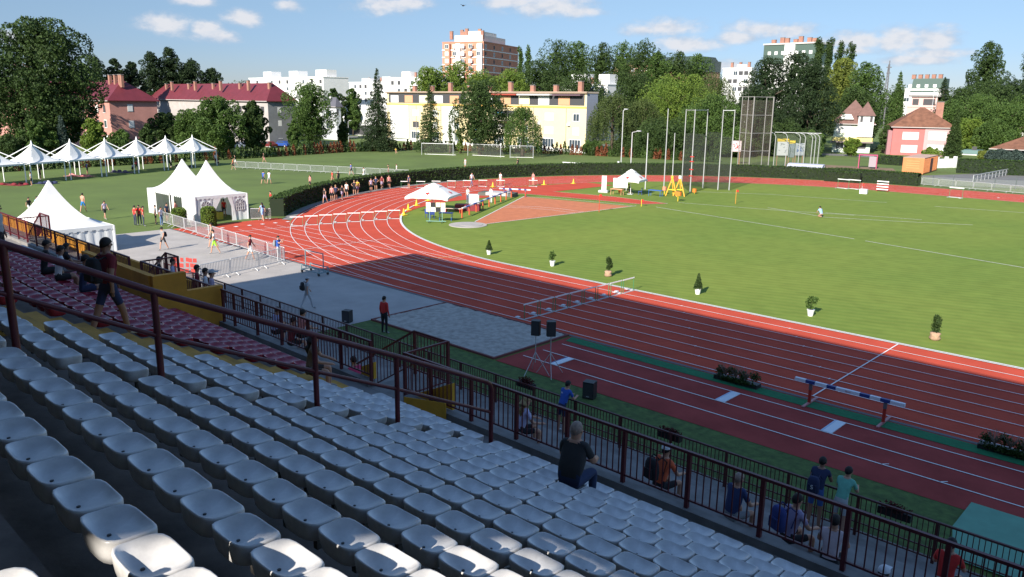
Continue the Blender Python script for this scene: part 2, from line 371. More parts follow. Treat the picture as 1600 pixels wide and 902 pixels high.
# stairs down to the lower tier along the wall
for x0 in (20.5, 5.5, -9.4):
    for i in range(5): b.bb(x0-.3*(i+1), x0-.3*i, -63.95, -62.72, 2.6, WZ-.17*(i+1))
obj('walkway', b, conc_w, gs)
b = MB(o)
for i in range(6):
    y0 = -62.25+i*.8; b.bb(-40, 70, y0 if i else -64.0, y0+.8 if i else -61.45, -.2, [3.1, 2.65, 2.2, 1.75, 1.3, .85][i])
b.bb(-40, 70, -57.45, -56.7, -.2, .42); b.bb(-40, 70, -56.7, -55.2, -.2, .03)
obj('lower_tier', b, conc_w, gs)
b = MB(o)   # mustard walls round the stairwell
b.bb(12.45, 12.65, -66.15, -65.15, 3.9, 5.85); b.bb(12.45, 12.65, -65.15, -64.0, 3.9, 5.25)
obj('parapet_wall', b, yellow_w, gs)
b = MB(o); b.bb(7.0, 12.45, -66.2, -66.0, 3.9, 5.85)
obj('parapet_wall', b, yellow_w, gs)
b = MB(o); b.wallpoly([(21.95, -64.21, 3.96), (23.45, -64.21, 3.96), (23.45, -64.21, 4.35), (21.95, -64.21, 4.1)], .02, (0, -1, 0))
b.wallpoly([(22.0, -63.98, 4.1), (23.4, -63.98, 4.1), (23.4, -63.98, 4.75)], .08, (0, 1, 0)); b.wallpoly([(19.9, -63.98, 4.1), (20.45, -63.98, 4.1), (20.45, -63.98, 4.55), (19.9, -63.98, 4.3)], .08, (0, 1, 0))
b.bb(12.75, 20.4, -63.999, -63.98, 3.2, 4.08)
obj('kerb_paint', b, mat('bright_mustard', (.78, .42, .04), .8, noise=.15, scale=2), gs)
b = MB(o); b.bb(-40, 5.4, -61.5, -61.35, 3.1, 3.7)
obj('back_rail_wall', b, yellow_w, gs)
# unseen roof and slit wall behind the camera, shaped for shade and sun patches
b = MB(o)
b.bb(.4, 95, -92, -74.7, 20.3, 20.7)
obj('canopy', b, mat('roof_sheet', (.35, .36, .36), .6), gs)
b = MB(o)
sz0, sz1 = 18.76, 19.40; sl0, sl1 = 36.05, 37.14  # slit in the added wall, cut to throw sun patches on the seats
b.bb(.4, 95, -92.2, -92, 0, sz0); b.bb(.4, 95, -92.2, -92, sz1, 20.3); b.bb(39.5, 95, -92.2, -92, sz0, sz1)
b.wallpoly([(.4, -92, sz0), (sl0, -92, sz0), (sl1, -92, sz1), (.4, -92, sz1)], .2, (0, -1, 0))
obj('rear_shade_wall', b, conc_w, gs)
b = MB(o)
for x in (1, 20, 60, 80): b.bb(x-.25, x+.25, -88.3, -87.8, 0, 20.3)
obj('column', b, conc_w, gs)
# ---- railings
def railing(name, label, pts, posts, z_top, z_base, spacing=.137, material=maroon, group=None, post_w=.07, mid=None, bars=True, bottom=.14):
    """fence along straight segment pts=(a,b); posts = list of parameters along it"""
    a = Vector((pts[0][0], pts[0][1], 0)); bq = Vector((pts[1][0], pts[1][1], 0)); L = (bq-a).length; d = (bq-a).normalized(); rz = math.atan2(d.y, d.x)
    t = thing(name, label, 'railing', (a.x, a.y, z_base), rz, group); H = z_top-z_base
    obj('top_rail', MB().bb(-.03, L+.03, -.03, .03, H-.05, H), material, t)
    obj('bottom_rail', MB().bb(0, L, -.018, .018, bottom, bottom+.035), material, t)
    if mid: obj('middle_rail', MB().bb(0, L, -.016, .016, mid, mid+.03), material, t)
    ps = sorted(posts)
    pm = MB().bb(-post_w/2, post_w/2, -post_w/2, post_w/2, -.12, H-.05).mesh('post', material)
    for p in ps: obj('post', pm, None, t, loc=(p, 0, 0))
    if bars:
        bm_ = MB(); nb = int(L/spacing)
        for i in range(nb+1):
            x = i*L/max(1, nb)
            if min([abs(x-p) for p in ps]+[9]) < .05: continue
            bm_.bb(x-.009, x+.009, -.009, .009, bottom+.03, H-.05)
        obj('baluster_panel', bm_, material, t)
    return t
fx = lambda a, bb_, st: [i*st for i in range(int((bb_-a)/st)+1)]
railing('railing', 'maroon railing along the walkway in front of the white seats', ((21.85, -64.1), (50, -64.1)), [0, .95]+[2.31+1.372*i for i in range(19)], 5.17, 4.1)
railing('railing', 'maroon railing between the mustard parapet and the stair gate', ((12.75, -64.1), (20.5, -64.1)), [.05, .75, 2.13, 3.5, 4.9, 6.45, 7.75], 5.17, 4.1)
railing('railing', 'short maroon railing behind the high mustard parapet wall', ((6.6, -64.1), (12.3, -64.1)), [0, 1.4, 2.8, 4.2, 5.7], 5.17, 4.1)
railing('railing', 'maroon railing along the walkway beside the white marquee', ((-35, -64.1), (5.5, -64.1)), [40.5-1.372*i for i in range(30)], 5.17, 4.1)
for xa, xb, lb in ((20.55, 21.85, 'over the sand pit end'), (5.5, 6.55, 'behind the mustard parapet'), (-9.4, -8.1, 'in front of the white marquee')):
    t = thing('landing_rail', 'boxed maroon railing round the stair landing '+lb, 'railing', ((xa+xb)/2, -63.4, 3.95), 0, 'landing rails'); w = (xb-xa)/2
    fr = MB(); fr.bb(-w, w, .67, .71, 1.16, 1.21); fr.bb(w-.02, w+.02, -.65, .7, 1.16, 1.21); fr.bb(-w, w, .67, .71, .12, .15); fr.bb(w-.02, w+.02, -.65, .7, .12, .15)
    obj('top_rail', fr, maroon, t)
    for (x, y) in ((-w, .69), (w, .69)): obj('post', MB().bb(x-.035, x+.035, y-.035, y+.035, 0, 1.2), maroon, t)
    bars = MB()
    for i in range(1, 10): bars.bb(-w+i*2*w/10-.008, -w+i*2*w/10+.008, .682, .698, .14, 1.17); bars.bb(w-.008, w+.008, -.65+i*.135-.008, -.65+i*.135+.008, .14, 1.17)
    obj('baluster_panel', bars, maroon, t)
    st = MB(); st.bar((-w, .69, 1.19), (-w-2.7, .69, -.4), .05, .05); st.bar((-w, .69, .3), (-w-2.7, .69, -1.3), .03, .03)
    for i in range(1, 18): x = -w-i*.15; st.bb(x-.008, x+.008, .682, .698, 1.19-i*.0885-.88, 1.19-i*.0885)
    obj('stair_rail', st, maroon, t)
railing('railing', 'long dark maroon fence beside the grass strip at the foot of the stand', ((-12, -55.5), (60, -55.5)), [i*1.9 for i in range(38)], 1.16, .03, spacing=.125, material=maroon2, mid=.36, bottom=.1)
# sloping handrail in the aisle
t = thing('stair_handrail', 'thick round maroon handrail sloping down the aisle between the white seats', 'handrail', (26.44, -73.2, 8.0))
hp = [(-79.0, 12.15), (-73.2, 9.49), (-71.67, 8.71), (-69.45, 7.70), (-67.95, 7.03), (-65.8, 6.03)]
pts = [(0, y+73.2, z-8.0) for y, z in hp[:-1]]+[(0, 7.28, -1.92), (0, 7.38, -1.99), (0, 7.42, -2.1), (0, 7.42, -2.6)]
obj('top_rail', MB().path(pts, .045, 10), maroon, t, smooth=50)
obj('lower_rail', MB().path([(0, y+73.2, z-8.0-.56) for y, z in hp[:-1]]+[(0, 7.42, -2.55)], .03, 8), maroon, t, smooth=50)
for y, z in hp[1:-1]:
    k = int((y+74.5)/DY_); zb = TR(max(-8, k))-.05
    obj('post', MB().tube((0, y+73.2, zb-8.0), (0, y+73.2, z-8.0), .042, n=10), maroon, t, smooth=50)
obj('post', MB().tube((0, 7.42, 4.0-8.0), (0, 7.42, -2.1), .042, n=10), maroon, t, smooth=50)
# ---- seats
def seat_mesh(name, m):
    def se(rx, ry, z, e=4.2, n=32, dz=0., cy=.055):
        r = []
        for i in range(n):
            a = 2*PI*i/n; c, s_ = math.cos(a), math.sin(a)
            k = (abs(c)**e+abs(s_)**e)**(-1/e); x, y = rx*k*c, ry*k*s_
            back = max(0, -y/ry)**2; side = (x/rx)**2; fr = max(0, y/ry)**2
            r.append((x, y+cy, z+dz*(.022*back+.012*side-.016*fr)))
        return r
    b = MB()
    b.loft([se(.120, .08, -.140, 2.6), se(.170, .120, -.135, 3), se(.200, .148, -.112, 3.6), se(.211, .153, -.075, 4., dz=.3), se(.216, .156, -.035, dz=.7), se(.218, .155, -.004, 4.6, dz=1), se(.216, .153, .008, 4.6, dz=1), se(.208, .147, .012, 4.4, dz=1), se(.199, .140, .008, 4, dz=1),
            se(.175, .122, -.010, 3.2, dz=.7, cy=.045), se(.135, .092, -.025, 2.8, dz=.3, cy=.03), se(.09, .062, -.032, 2.4, cy=.015), se(.04, .035, -.037, 2.1, cy=.01), se(.008, .008, -.038, 2, cy=0)], True, True)
    return b.mesh(name, m, True)
def seat_leg():
    b = MB(); b.box((0, .10, -.22), (.05, .05, .18)); b.box((0, .09, -.143), (.14, .05, .015)); b.bar((0, .10, -.29), (0, .26, -.33), .04, .04); return b
ws_me = seat_mesh('white_seat', white_p); rs_me = seat_mesh('red_seat', red_p)
bolt_me = MB().lathe((0, 0, 0), [(.012, -.041), (.012, -.032), (.008, -.031)], 10).mesh('bolt', mat('bolt_dark', (.03, .03, .03), .5))
leg_me = seat_leg().mesh('seat_bracket', mat('bracket_grey', (.06, .055, .05), .6))
def vis(P, m=60):
    x, y = proj(P); return -m < x < 1600+m and -m < y < 902+m+20
def seat(me, name, x, k, label, group, jit=True):
    br_ = name == 'white_seat'
    o = bpy.data.objects.new(name, me); COL.objects.link(o)
    o.location = (x+(random.uniform(-.006, .006)), YR(k)+.02+random.uniform(-.008, .008), ZR(k)+.04); o.rotation_euler = (random.uniform(-.02, .02)+.02, random.uniform(-.015, .015), random.uniform(-.03, .03))
    tag(o, label, 'seat', group)
    for n_, m_ in ((('bolt', bolt_me), ('bracket', leg_me)) if br_ else (('bolt', bolt_me),)):
        c = bpy.data.objects.new(n_, m_); COL.objects.link(c); c.parent = o
    return o
def rowname(k): return 'front row' if k == 11 else ORD[12-k]+' row from the front'
for k in range(-1, 12):
    for j in range(20):
        x = 26.80+j*PX_
        if vis((x, YR(k), ZR(k))): seat(ws_me, 'white_seat', x, k, 'white plastic seat, %s, %s right of the sloping handrail' % (rowname(k), ORD[j+1]), 'white seats right of the handrail')
    for j in range(7):
        x = 26.06-j*PX_
        if vis((x, YR(k), ZR(k))): seat(ws_me, 'white_seat', x, k, 'white plastic seat, %s, %s left of the sloping handrail' % (rowname(k), ORD[j+1]), 'white seats between handrail and stairs')
reds = []
for k in range(0, 12):
    for j in range(34):
        x = 20.72-j*PX_
        if k == 11 and x < 13.0: continue
        if x < 6.5: continue
        P = (x, YR(k), ZR(k))
        if vis(P, 12): reds.append((float((np.array(P)-CC)@FF), x, k, j))
reds.sort()
rest = MB()
for i, (dd, x, k, j) in enumerate(reds):
    if i < 296: seat(rs_me, 'maroon_seat', x, k, 'maroon plastic seat, %s, %s left of the mustard stairs' % (rowname(k), ORD[j+1]), 'maroon seats left of the stairs')
    else:
        me = rs_me; rest.add([(v.co.x+x, v.co.y+YR(k), v.co.z+ZR(k)+.04) for v in me.vertices], [tuple(p.vertices) for p in me.polygons])
if rest.v: tag(obj('maroon_seats_far', rest, red_p, smooth=True), 'farther rows of maroon seats beside the left edge of the terrace', 'seats', kind='stuff')
for k in (10, 11):
    for j in range(16):
        x = 5.9-j*PX_*1.0
        if vis((x, YR(k), ZR(k)), 8): seat(ws_me, 'white_seat', x, k, 'white plastic seat beyond the stairwell, %s, %s from the parapet' % (rowname(k), ORD[j+1]), 'white seats beyond the stairwell')
# ------------------------------------------------------------------ people
SKIN = mat('skin', (.50, .27, .18), .6); SKIND = mat('skin_tan', (.33, .17, .11), .6)
CL = {}
def cloth(c):
    k = 'cloth_%03d_%03d_%03d' % tuple(int(x*255) for x in c)
    if k not in MATS: mat(k, c, .9, noise=.12, scale=12)
    return MATS[k]
WHT = (.72, .72, .74); BLK = (.02, .02, .024); NAVY = (.025, .035, .09); RED = (.62, .035, .03); DKR = (.20, .02, .03); BLU = (.03, .10, .42); LBL = (.28, .45, .72); GRY = (.25, .26, .27); LGR = (.45, .46, .47); PNK = (.62, .25, .24); MNT = (.16, .48, .36); KHK = (.35, .31, .22); LIM = (.35, .75, .05); YEL = (.75, .55, .05); LIL = (.42, .36, .50); ORG = (.70, .13, .05)
HAIRS = {'dark': (.018, .014, .012), 'brown': (.06, .035, .02), 'blond': (.38, .27, .12), 'grey': (.34, .25, .20)}
def V(*a): return Vector(a)
def pose_joints(p, seed=0):
    R = random.Random(seed); J = {}
    lean = {'lean': .42, 'sit': .22, 'crouch': .5, 'run': .18, 'walk': .05}.get(p, .02)
    pz = {'sit': .13, 'crouch': .34, 'run': .90}.get(p, .93)
    pel = V(0, 0, pz)
    def up(d, x=0, f=0): return pel+V(x, math.sin(lean)*d+f, math.cos(lean)*d)
    J['pel'] = pel; J['spine'] = up(.22); J['chest'] = up(.43); J['neck'] = up(.57); 
    hl = lean*.35; J['head'] = J['neck']+V(0, .02+math.sin(hl)*.12, .115); J['top'] = J['head']+V(0, .0+math.sin(hl)*.08, .085)
    for s, n in ((-1, 'l'), (1, 'r')):
        sh = up(.50, s*.175); J['sh'+n] = sh
        if p == 'lean': el = sh+V(s*.06, .10, -.26); wr = el+V(-s*.10, .24, .02)
        elif p == 'sit': el = sh+V(s*.07, .12, -.26); wr = el+V(-s*.06, .24, -.06)
        elif p == 'photo': el = sh+V(s*.04, .22, -.16); wr = el+V(-s*.10, .12, .22)
        elif p == 'run': el = sh+V(s*.05, -s*.16-.02, -.22); wr = el+V(-s*.02, .20, .06+.05*s)
        elif p == 'walk': el = sh+V(s*.05, -s*.10, -.27); wr = el+V(0, -s*.08+.08, -.24)
        elif p == 'crouch': el = sh+V(s*.04, .14, -.24); wr = el+V(-s*.05, .16, -.18)
        elif p == 'hips': el = sh+V(s*.20, -.06, -.22); wr = el+V(-s*.17, .10, -.14)
        elif p == 'shade' and s > 0: el = sh+V(s*.20, .10, .04); wr = el+V(-s*.14, .06, .22)
        else: el = sh+V(s*.06, -.02, -.28); wr = el+V(s*.01, .06, -.24)
        J['el'+n] = el; J['wr'+n] = wr; J['ha'+n] = wr+(wr-el).normalized()*.085
        hip = pel+V(s*.095, 0, -.03); J['hip'+n] = hip
        if p == 'sit': kn = hip+V(s*.07, .43, .02); an = kn+V(0, -.02, -.42)
        elif p == 'crouch':
            kn = hip+V(s*.05, .34, .02 if s > 0 else -.22); an = V(s*.12, .12 if s > 0 else -.22, .08)
        elif p == 'walk': kn = hip+V(0, s*.17, -.41); an = kn+V(0, s*.13-.06, -.40)
        elif p == 'run': kn = hip+V(0, .28*s+.05, -.34); an = kn+V(0, -.16 if s > 0 else -.34, -.38 if s > 0 else -.16)
        else: kn = hip+V(s*.02, .015, -.43); an = kn+V(s*.01, -.03, -.40)
        J['kn'+n] = kn; J['an'+n] = an; J['to'+n] = an+V(s*.02, .17, -.055)
    if p != 'sit':
        mz = min(J['tol'].z, J['tor'].z, J['anl'].z-.05, J['anr'].z-.05)-.03
        for k in J: J[k] = J[k]-V(0, 0, mz)
    return J
EDG = [('pel', 'spine'), ('spine', 'chest'), ('chest', 'neck'), ('neck', 'head'), ('head', 'top')]
for n_ in 'lr': EDG += [('chest', 'sh'+n_), ('sh'+n_, 'el'+n_), ('el'+n_, 'wr'+n_), ('wr'+n_, 'ha'+n_), ('pel', 'hip'+n_), ('hip'+n_, 'kn'+n_), ('kn'+n_, 'an'+n_), ('an'+n_, 'to'+n_)]
RAD = {'pel': (.155, .115), 'spine': (.135, .10), 'chest': (.165, .115), 'neck': (.052, .055), 'head': (.078, .095), 'top': (.060, .072), 'sh': (.062, .062), 'el': (.043, .043), 'wr': (.030, .030), 'ha': (.034, .022), 'hip': (.088, .092), 'kn': (.058, .060), 'an': (.040, .044), 'to': (.040, .030)}
def region(e, t):
    a = e[0]
    if e in (('pel', 'spine'),): return 'top' if t > .25 else 'bot'
    if a in ('spine', 'chest') and e[1] != 'neck': return 'top'
    if e == ('chest', 'neck'): return 'top' if t < .75 else 'skin'
    if a in ('neck', 'head'): return 'skin'
    if a[:2] == 'sh': return 'sleeve' 
    if a[:2] == 'el': return 'farm'
    if a[:2] == 'wr': return 'skin'
    if e[0] == 'pel': return 'bot'
    if a[:3] == 'hip': return 'thigh'
    if a[:2] == 'kn': return 'shin'
    return 'shoe'
def person(label, x, y, z, face, pose='stand', top=WHT, bot=BLK, long_sleeve=False, trousers=False, sleeveless=False, shoe=(.3, .3, .3), hair='dark', longhair=False, cap=None, h=1.75, heavy=1.0, skin=None, group=None, near=False, shirtless=False):
    """face = heading in radians (0 looks along +Y, positive turns left)"""
    J = pose_joints(pose); s = h/1.75; sk = skin or SKIN
    names = list(J); me = bpy.data.meshes.new('rig'); me.from_pydata([tuple(J[n]) for n in names], [(names.index(a), names.index(b)) for a, b in EDG], [])
    o = bpy.data.objects.new('rig', me); COL.objects.link(o)
    md = o.modifiers.new('skin', 'SKIN'); md.use_smooth_shade = True; sb = o.modifiers.new('sub', 'SUBSURF'); sb.levels = 2 if near else 1; sb.render_levels = sb.levels
    lay = me.skin_vertices[0].data
    for i, n in enumerate(names):
        r = RAD[n] if n in RAD else RAD.get(n[:-1], (.05, .05)); hv = heavy if n in ('pel', 'spine', 'chest') else (1+(heavy-1)*.5)
        lay[i].radius = (r[0]*hv, r[1]*hv); lay[i].use_root = (n == 'pel')
    dg = bpy.context.evaluated_depsgraph_get(); dg.update(); body = bpy.data.meshes.new_from_object(o.evaluated_get(dg)); bpy.data.objects.remove(o)
    co = np.empty(len(body.vertices)*3); body.vertices.foreach_get('co', co); co = co.reshape(-1, 3)
    fc = np.array([p.center[:] for p in body.polygons])
    best = np.full(len(fc), 9.); idx = np.zeros(len(fc), int); tt = np.zeros(len(fc))
    for i, (a, b_) in enumerate(EDG):
        A = np.array(J[a]); B = np.array(J[b_]); d = B-A; t = np.clip(((fc-A)@d)/max(1e-9, d@d), 0, 1); q = np.linalg.norm(fc-(A+t[:, None]*d), axis=1)
        ra = RAD.get(a, RAD.get(a[:-1], (.05,)))[0]; q = q-ra*.6
        mk = q < best; best[mk] = q[mk]; idx[mk] = i; tt[mk] = t[mk]
    sl = [sk, cloth(top) if not shirtless else sk, cloth(bot), cloth(shoe)]
    mi = []
    for i in range(len(fc)):
        r = region(EDG[idx[i]], tt[i])
        if r == 'top': v = 1
        elif r == 'bot': v = 2
        elif r == 'sleeve': v = 0 if (sleeveless or shirtless) else (1 if (tt[i] < .62 or long_sleeve) else 0)
        elif r == 'farm': v = 1 if long_sleeve else 0
        elif r == 'thigh': v = 2 if (trousers or tt[i] < .72) else 0
        elif r == 'shin': v = 2 if trousers else 0
        elif r == 'shoe': v = 3
        else: v = 0
        mi.append(v)
    body.materials.clear()
    for m in sl: body.materials.append(m)
    body.polygons.foreach_set('material_index', mi); body.polygons.foreach_set('use_smooth', [True]*len(mi)); body.name = 'person_body'
    # nose, ears and hands into the same mesh
    bm_ = bmesh.new(); bm_.from_mesh(body); hd = J['head']+V(0, 0, .02)
    def blob(c, r, mi_=0):
        g = bmesh.ops.create_uvsphere(bm_, u_segments=8, v_segments=6, radius=1, matrix=Matrix.Translation(c)@Matrix.Diagonal((*r, 1)))
        for v_ in g['verts']:
            for f in v_.link_faces: f.material_index = mi_; f.smooth = True
    blob(hd+V(0, .098, -.01), (.014, .02, .022)); blob(hd+V(-.085, .0, -.005), (.012, .02, .03)); blob(hd+V(.085, .0, -.005), (.012, .02, .03))
    if near:
        for n_ in 'lr':
            w = J['wr'+n_]; d = (J['ha'+n_]-w).normalized(); sd = V(1, 0, 0) if n_ == 'r' else V(-1, 0, 0); tmp = MB()
            for q in range(4):
                p0 = w+d*.07+sd*(-.024+.016*q); p1 = p0+d*(.035-.004*abs(q-1)); p2 = p1+d*.018+V(0, 0, -.02); tmp.path([p0, p1, p2], [.009, .008, .007], 6)
            tmp.path([w+d*.02-sd*.02, w+d*.05-sd*.05, w+d*.08-sd*.055], [.011, .010, .008], 6)
            vv = [bm_.verts.new(c) for c in tmp.v]
            for f in tmp.f:
                try: bm_.faces.new([vv[i] for i in f]).material_index = 0
                except ValueError: pass
    bm_.to_mesh(body); bm_.free()
    P = bpy.data.objects.new('person', body); COL.objects.link(P); P.location = (x, y, z); P.rotation_euler = (0, 0, face); P.scale = (s, s, s)
    tag(P, label, 'person', group)
    hb = MB()
    rings = []
    for j in range(7):
        a = math.pi/2*(j/6.)*1.12-.18; rr = math.cos(a)
        ring = []
        for i in range(14):
            an = 2*PI*i/14; fr = math.sin(an); zz = .110*math.sin(a)+.028
            if j == 0: zz += .055*max(0, fr)-.045*max(0, -fr)
            ring.append((hd.x+.091*rr*math.cos(an), hd.y-.008+.106*rr*math.sin(an), hd.z+zz))
        rings.append(ring)
    hb.loft(rings, True, True)
    if longhair: hb.path([hd+V(0, -.05, .03), hd+V(0, -.10, -.06), hd+V(0, -.13, -.2), hd+V(0, -.12, -.36)], [.08, .105, .11, .05], 8)
    c = obj('hair', hb, mat('hair_'+hair, HAIRS[hair], .7, noise=.3, scale=30), P, smooth=True)
    if cap:
        cb = MB(); rings = []
        for j in range(6):
            a = math.pi/2*j/5; rr = math.cos(a); rings.append([(hd.x+.101*rr*math.cos(2*PI*i/14), hd.y-.005+.115*rr*math.sin(2*PI*i/14), hd.z+.045+.10*math.sin(a)) for i in range(14)])
        cb.loft(rings, True, True); cb.box((hd.x, hd.y+.14, hd.z+.05), (.15, .12, .012)); obj('cap', cb, cloth(cap), P, smooth=40)
    return P
def backpack(label, x, y, z, face, col, dy=-.20, up=1.28, s=1.0):
    t = thing('backpack', label, 'backpack', (x, y, z), face)
    b = MB(); r = []
    for (zz, w, d) in ((-.24, .10, .06), (-.22, .15, .09), (-.05, .16, .10), (.12, .145, .085), (.20, .11, .06), (.22, .06, .03)):
        r.append([(w*s*math.copysign(abs(math.cos(a))**.6, math.cos(a)), dy-.04+d*s*math.copysign(abs(math.sin(a))**.6, math.sin(a)), up+zz*s) for a in [2*PI*i/14 for i in range(14)]])
    b.loft(r, True, True); obj('bag_body', b, cloth(col), t, smooth=True)
    p = MB(); p.box((0, dy-.15*s, up-.08), (.2*s, .05, .2*s)); obj('front_pocket', p, cloth(tuple(c*.7 for c in col)), t)
    for sx in (-.1, .1):
        q = MB(); q.path([(sx, dy, up+.18), (sx*1.1, dy+.12, up+.22), (sx*1.15, dy+.27, up+.08), (sx*1.2, dy+.16, up-.2)], .014, 6); obj('strap', q, cloth(tuple(c*.8 for c in col)), t)
    return t
def pg(px, py): x, y = G(px, py); return x, y
def gp(label, px, py, face, **k):
    x, y = G(px, py); return person(label, x, y, k.pop('z', .02), math.radians(face), **k)
# plaza
gp('woman walking on the sunny plaza in dark cap and grey top with a black bag', 256, 391, 200, pose='walk', top=GRY, bot=BLK, cap=BLK, h=1.7, sleeveless=True)
x, y = G(256, 391); backpack('black shoulder bag on the woman walking near the marquee shadow', x, y, .02, math.radians(200), BLK, up=1.15, s=.8)
gp('young man in white vest and lime shorts walking across the plaza', 336, 397, 160, pose='walk', top=WHT, bot=LIM, sleeveless=True, h=1.75)
gp('person in brown top walking behind the one in lime shorts', 333, 388, 160, pose='walk', top=KHK, bot=BLK, h=1.9)
gp('man in maroon shirt and white shorts walking beside the barriers', 392, 407, -40, pose='walk', top=DKR, bot=WHT, h=1.78)
gp('man in blue shirt and light trousers taking a picture over the barrier corner', 436, 409, -60, pose='photo', top=BLU, bot=LGR, trousers=True, h=1.78)
x, y = G(436, 409); backpack('grey backpack on the man taking a picture', x, y, .02, math.radians(-60), GRY)
gp('man in pale cap and khaki vest walking away over the shaded plaza', 481, 483, -10, pose='walk', top=LGR, bot=LGR, trousers=True, cap=LGR, h=1.75)
x, y = G(481, 483); backpack('dark backpack on the man with the pale cap', x, y, .02, math.radians(-10), BLK)
gp('man in red jacket and black trousers standing beside the sand pit', 601, 522, 10, top=RED, bot=BLK, long_sleeve=True, trousers=True, h=1.84, near=True, heavy=1.12)
# lawn
for i, (a, b_, f) in enumerate(((212, 353, 10), (219, 352, 60), (225, 354, -20))):
    gp(['person in red shirt and grey trousers, left of the group of three', 'person in red shirt facing the camera in the middle of the group of three', 'person in red shirt and black trousers, right of the group of three'][i], a, b_, f+170*(i == 1), top=RED, bot=(.05, .06, .1), trousers=True, group='red shirts on the lawn')
gp('athlete in blue shorts with bare chest behind the near marquee', 131, 332, 40, pose='walk', shirtless=True, bot=(.02, .2, .55), h=1.85)
gp('woman in purple top and black leggings walking on the lawn', 165, 343, -80, pose='walk', top=LIL, bot=BLK, h=1.7, longhair=True, sleeveless=True)
gp('woman in black vest and white trousers behind the railing at far left', 47, 337, -60, pose='walk', top=BLK, bot=WHT, trousers=True, h=1.7)
gp('person in lilac shirt beside the woman in black vest', 60, 336, -60, pose='walk', top=LBL, bot=GRY, h=1.75)
gp('person in white shirt shading the eyes beside the canopies', 50, 291, 150, pose='shade', top=WHT, bot=BLK, h=1.72)
gp('person in grey shirt in the queue at the open marquee', 244, 351, -30, top=GRY, bot=BLK, h=1.7)
gp('person in white shirt and jeans at the barrier by the marquee', 253, 353, -60, top=(.6, .56, .7), bot=(.12, .2, .4), trousers=True, h=1.65)
gp('person in blue shirt inside the left marquee opening', 262, 347, -60, top=NAVY, bot=BLK, h=1.7)
gp('person in salmon shirt inside the left marquee opening', 276, 344, 120, top=PNK, bot=BLK, h=1.7)
gp('person in red shirt sitting inside the arched-window marquee', 351, 340, 90, top=RED, bot=BLK, h=1.7)
gp('sprinter in pale blue top striding past the hedge end', 411, 346, 90, pose='walk', top=LBL, bot=LBL, sleeveless=True, h=1.72, longhair=True)
gp('man in red shirt standing behind the end of the hedge', 424, 326, 170, top=RED, bot=BLK)
gp('jogger in blue shirt and dark shorts on the far lawn', 412, 288, 20, pose='walk', top=BLU, bot=NAVY)
gp('jogger in white shirt beside the one in blue', 421, 288, 20, pose='walk', top=WHT, bot=LGR)
gp('runner in orange red top beside the start of the crowd barriers', 365, 266, 150, pose='walk', top=ORG, bot=BLK)
gp('runner in black top behind the start of the crowd barriers', 368, 259, 150, pose='walk', top=BLK, bot=WHT)
gp('runner in dark top alone near the far hedge', 413, 255, 150, pose='walk', top=BLK, bot=PNK)
gp('athlete with dark hair in pink top and black shorts on the lawn', 485, 295, 180, top=PNK, bot=BLK, h=1.7, longhair=True)
gp('athlete in red top walking behind the hedge', 520, 288, 170, pose='walk', top=RED, bot=(.5, .2, .15))
gp('athlete in black top and black shorts behind the hedge', 529, 288, 100, top=BLK, bot=BLK, sleeveless=True)
gp('person in blue shirt walking at the crowd barriers', 549, 274, 170, pose='walk', top=BLU, bot=BLK)
gp('person in white shirt and shorts past the crowd barriers', 569, 281, 170, pose='walk', top=WHT, bot=WHT)
gp('athlete in black at the end of the crowd barriers', 607, 276, 150, top=BLK, bot=(.3, .1, .1), sleeveless=True)
gp('athlete in white top at the end of the crowd barriers', 620, 275, 150, top=WHT, bot=BLK)
gp('child in yellow running by the far goal', 619, 241, 100, pose='run', top=YEL, bot=PNK, h=1.4)
gp('person in pale shirt on the pitch behind the hedge', 727, 264, 180, top=LGR, bot=LGR)
gp('person in black clothes standing on the pitch behind the hedge', 809, 264, 100, top=BLK, bot=BLK, trousers=True)
# runners lined up on the track
tops = [BLK, PNK, NAVY, BLK, WHT, BLK, YEL, LIL, NAVY, DKR, PNK]
cn = ['black', 'pink', 'navy', 'black', 'white', 'dark', 'yellow', 'lilac', 'blue', 'dark red', 'salmon']
for i, (a, b_) in enumerate(((508, 318), (519, 314.5), (525, 313), (535, 312.5), (542, 308), (554, 304.5), (559, 303.5), (580, 300.5), (587.5, 297.5), (597, 295.5), (608, 294.8))):
    gp('runner in %s waiting on the outer lane, %s from the near end' % (cn[i], ORD[i+1]), a, b_, 200+i*17 % 60, pose=['walk', 'stand', 'hips'][i % 3], top=tops[i], bot=BLK if i % 3 else LIL, sleeveless=True, h=1.68, hair=['dark', 'brown', 'blond'][i % 3], longhair=i % 2 == 0, group='runners waiting along the hedge')
gp('official in navy standing by the first hurdle of the far row', 639, 295, 180, top=NAVY, bot=BLK)
gp('man in white shirt striding across the lanes behind the umbrella', 737, 291, -90, pose='walk', top=WHT, bot=(.1, .12, .25), trousers=True, h=1.8)
gp('person in white shirt behind a hurdle on the curve', 782, 290, 180, top=WHT, bot=LGR)
gp('person in pink shirt behind a hurdle on the curve', 833, 290, 180, top=PNK, bot=WHT)
gp('official in white shirt and jeans beside the white box', 731, 318.5, 180, top=WHT, bot=(.1, .14, .22), trousers=True, h=1.8)
gp('official in long white clothes beside the blue tape', 767, 317.5, 180, top=WHT, bot=WHT, trousers=True, long_sleeve=True)
gp('person in light blue shirt kneeling on the infield lawn', 1283, 340, 60, pose='crouch', top=LBL, bot=(.4, .25, .2), h=1.75)
gp('official in dark clothes sitting under the far umbrella', 986, 302, 120, pose='crouch', top=BLK, bot=NAVY)
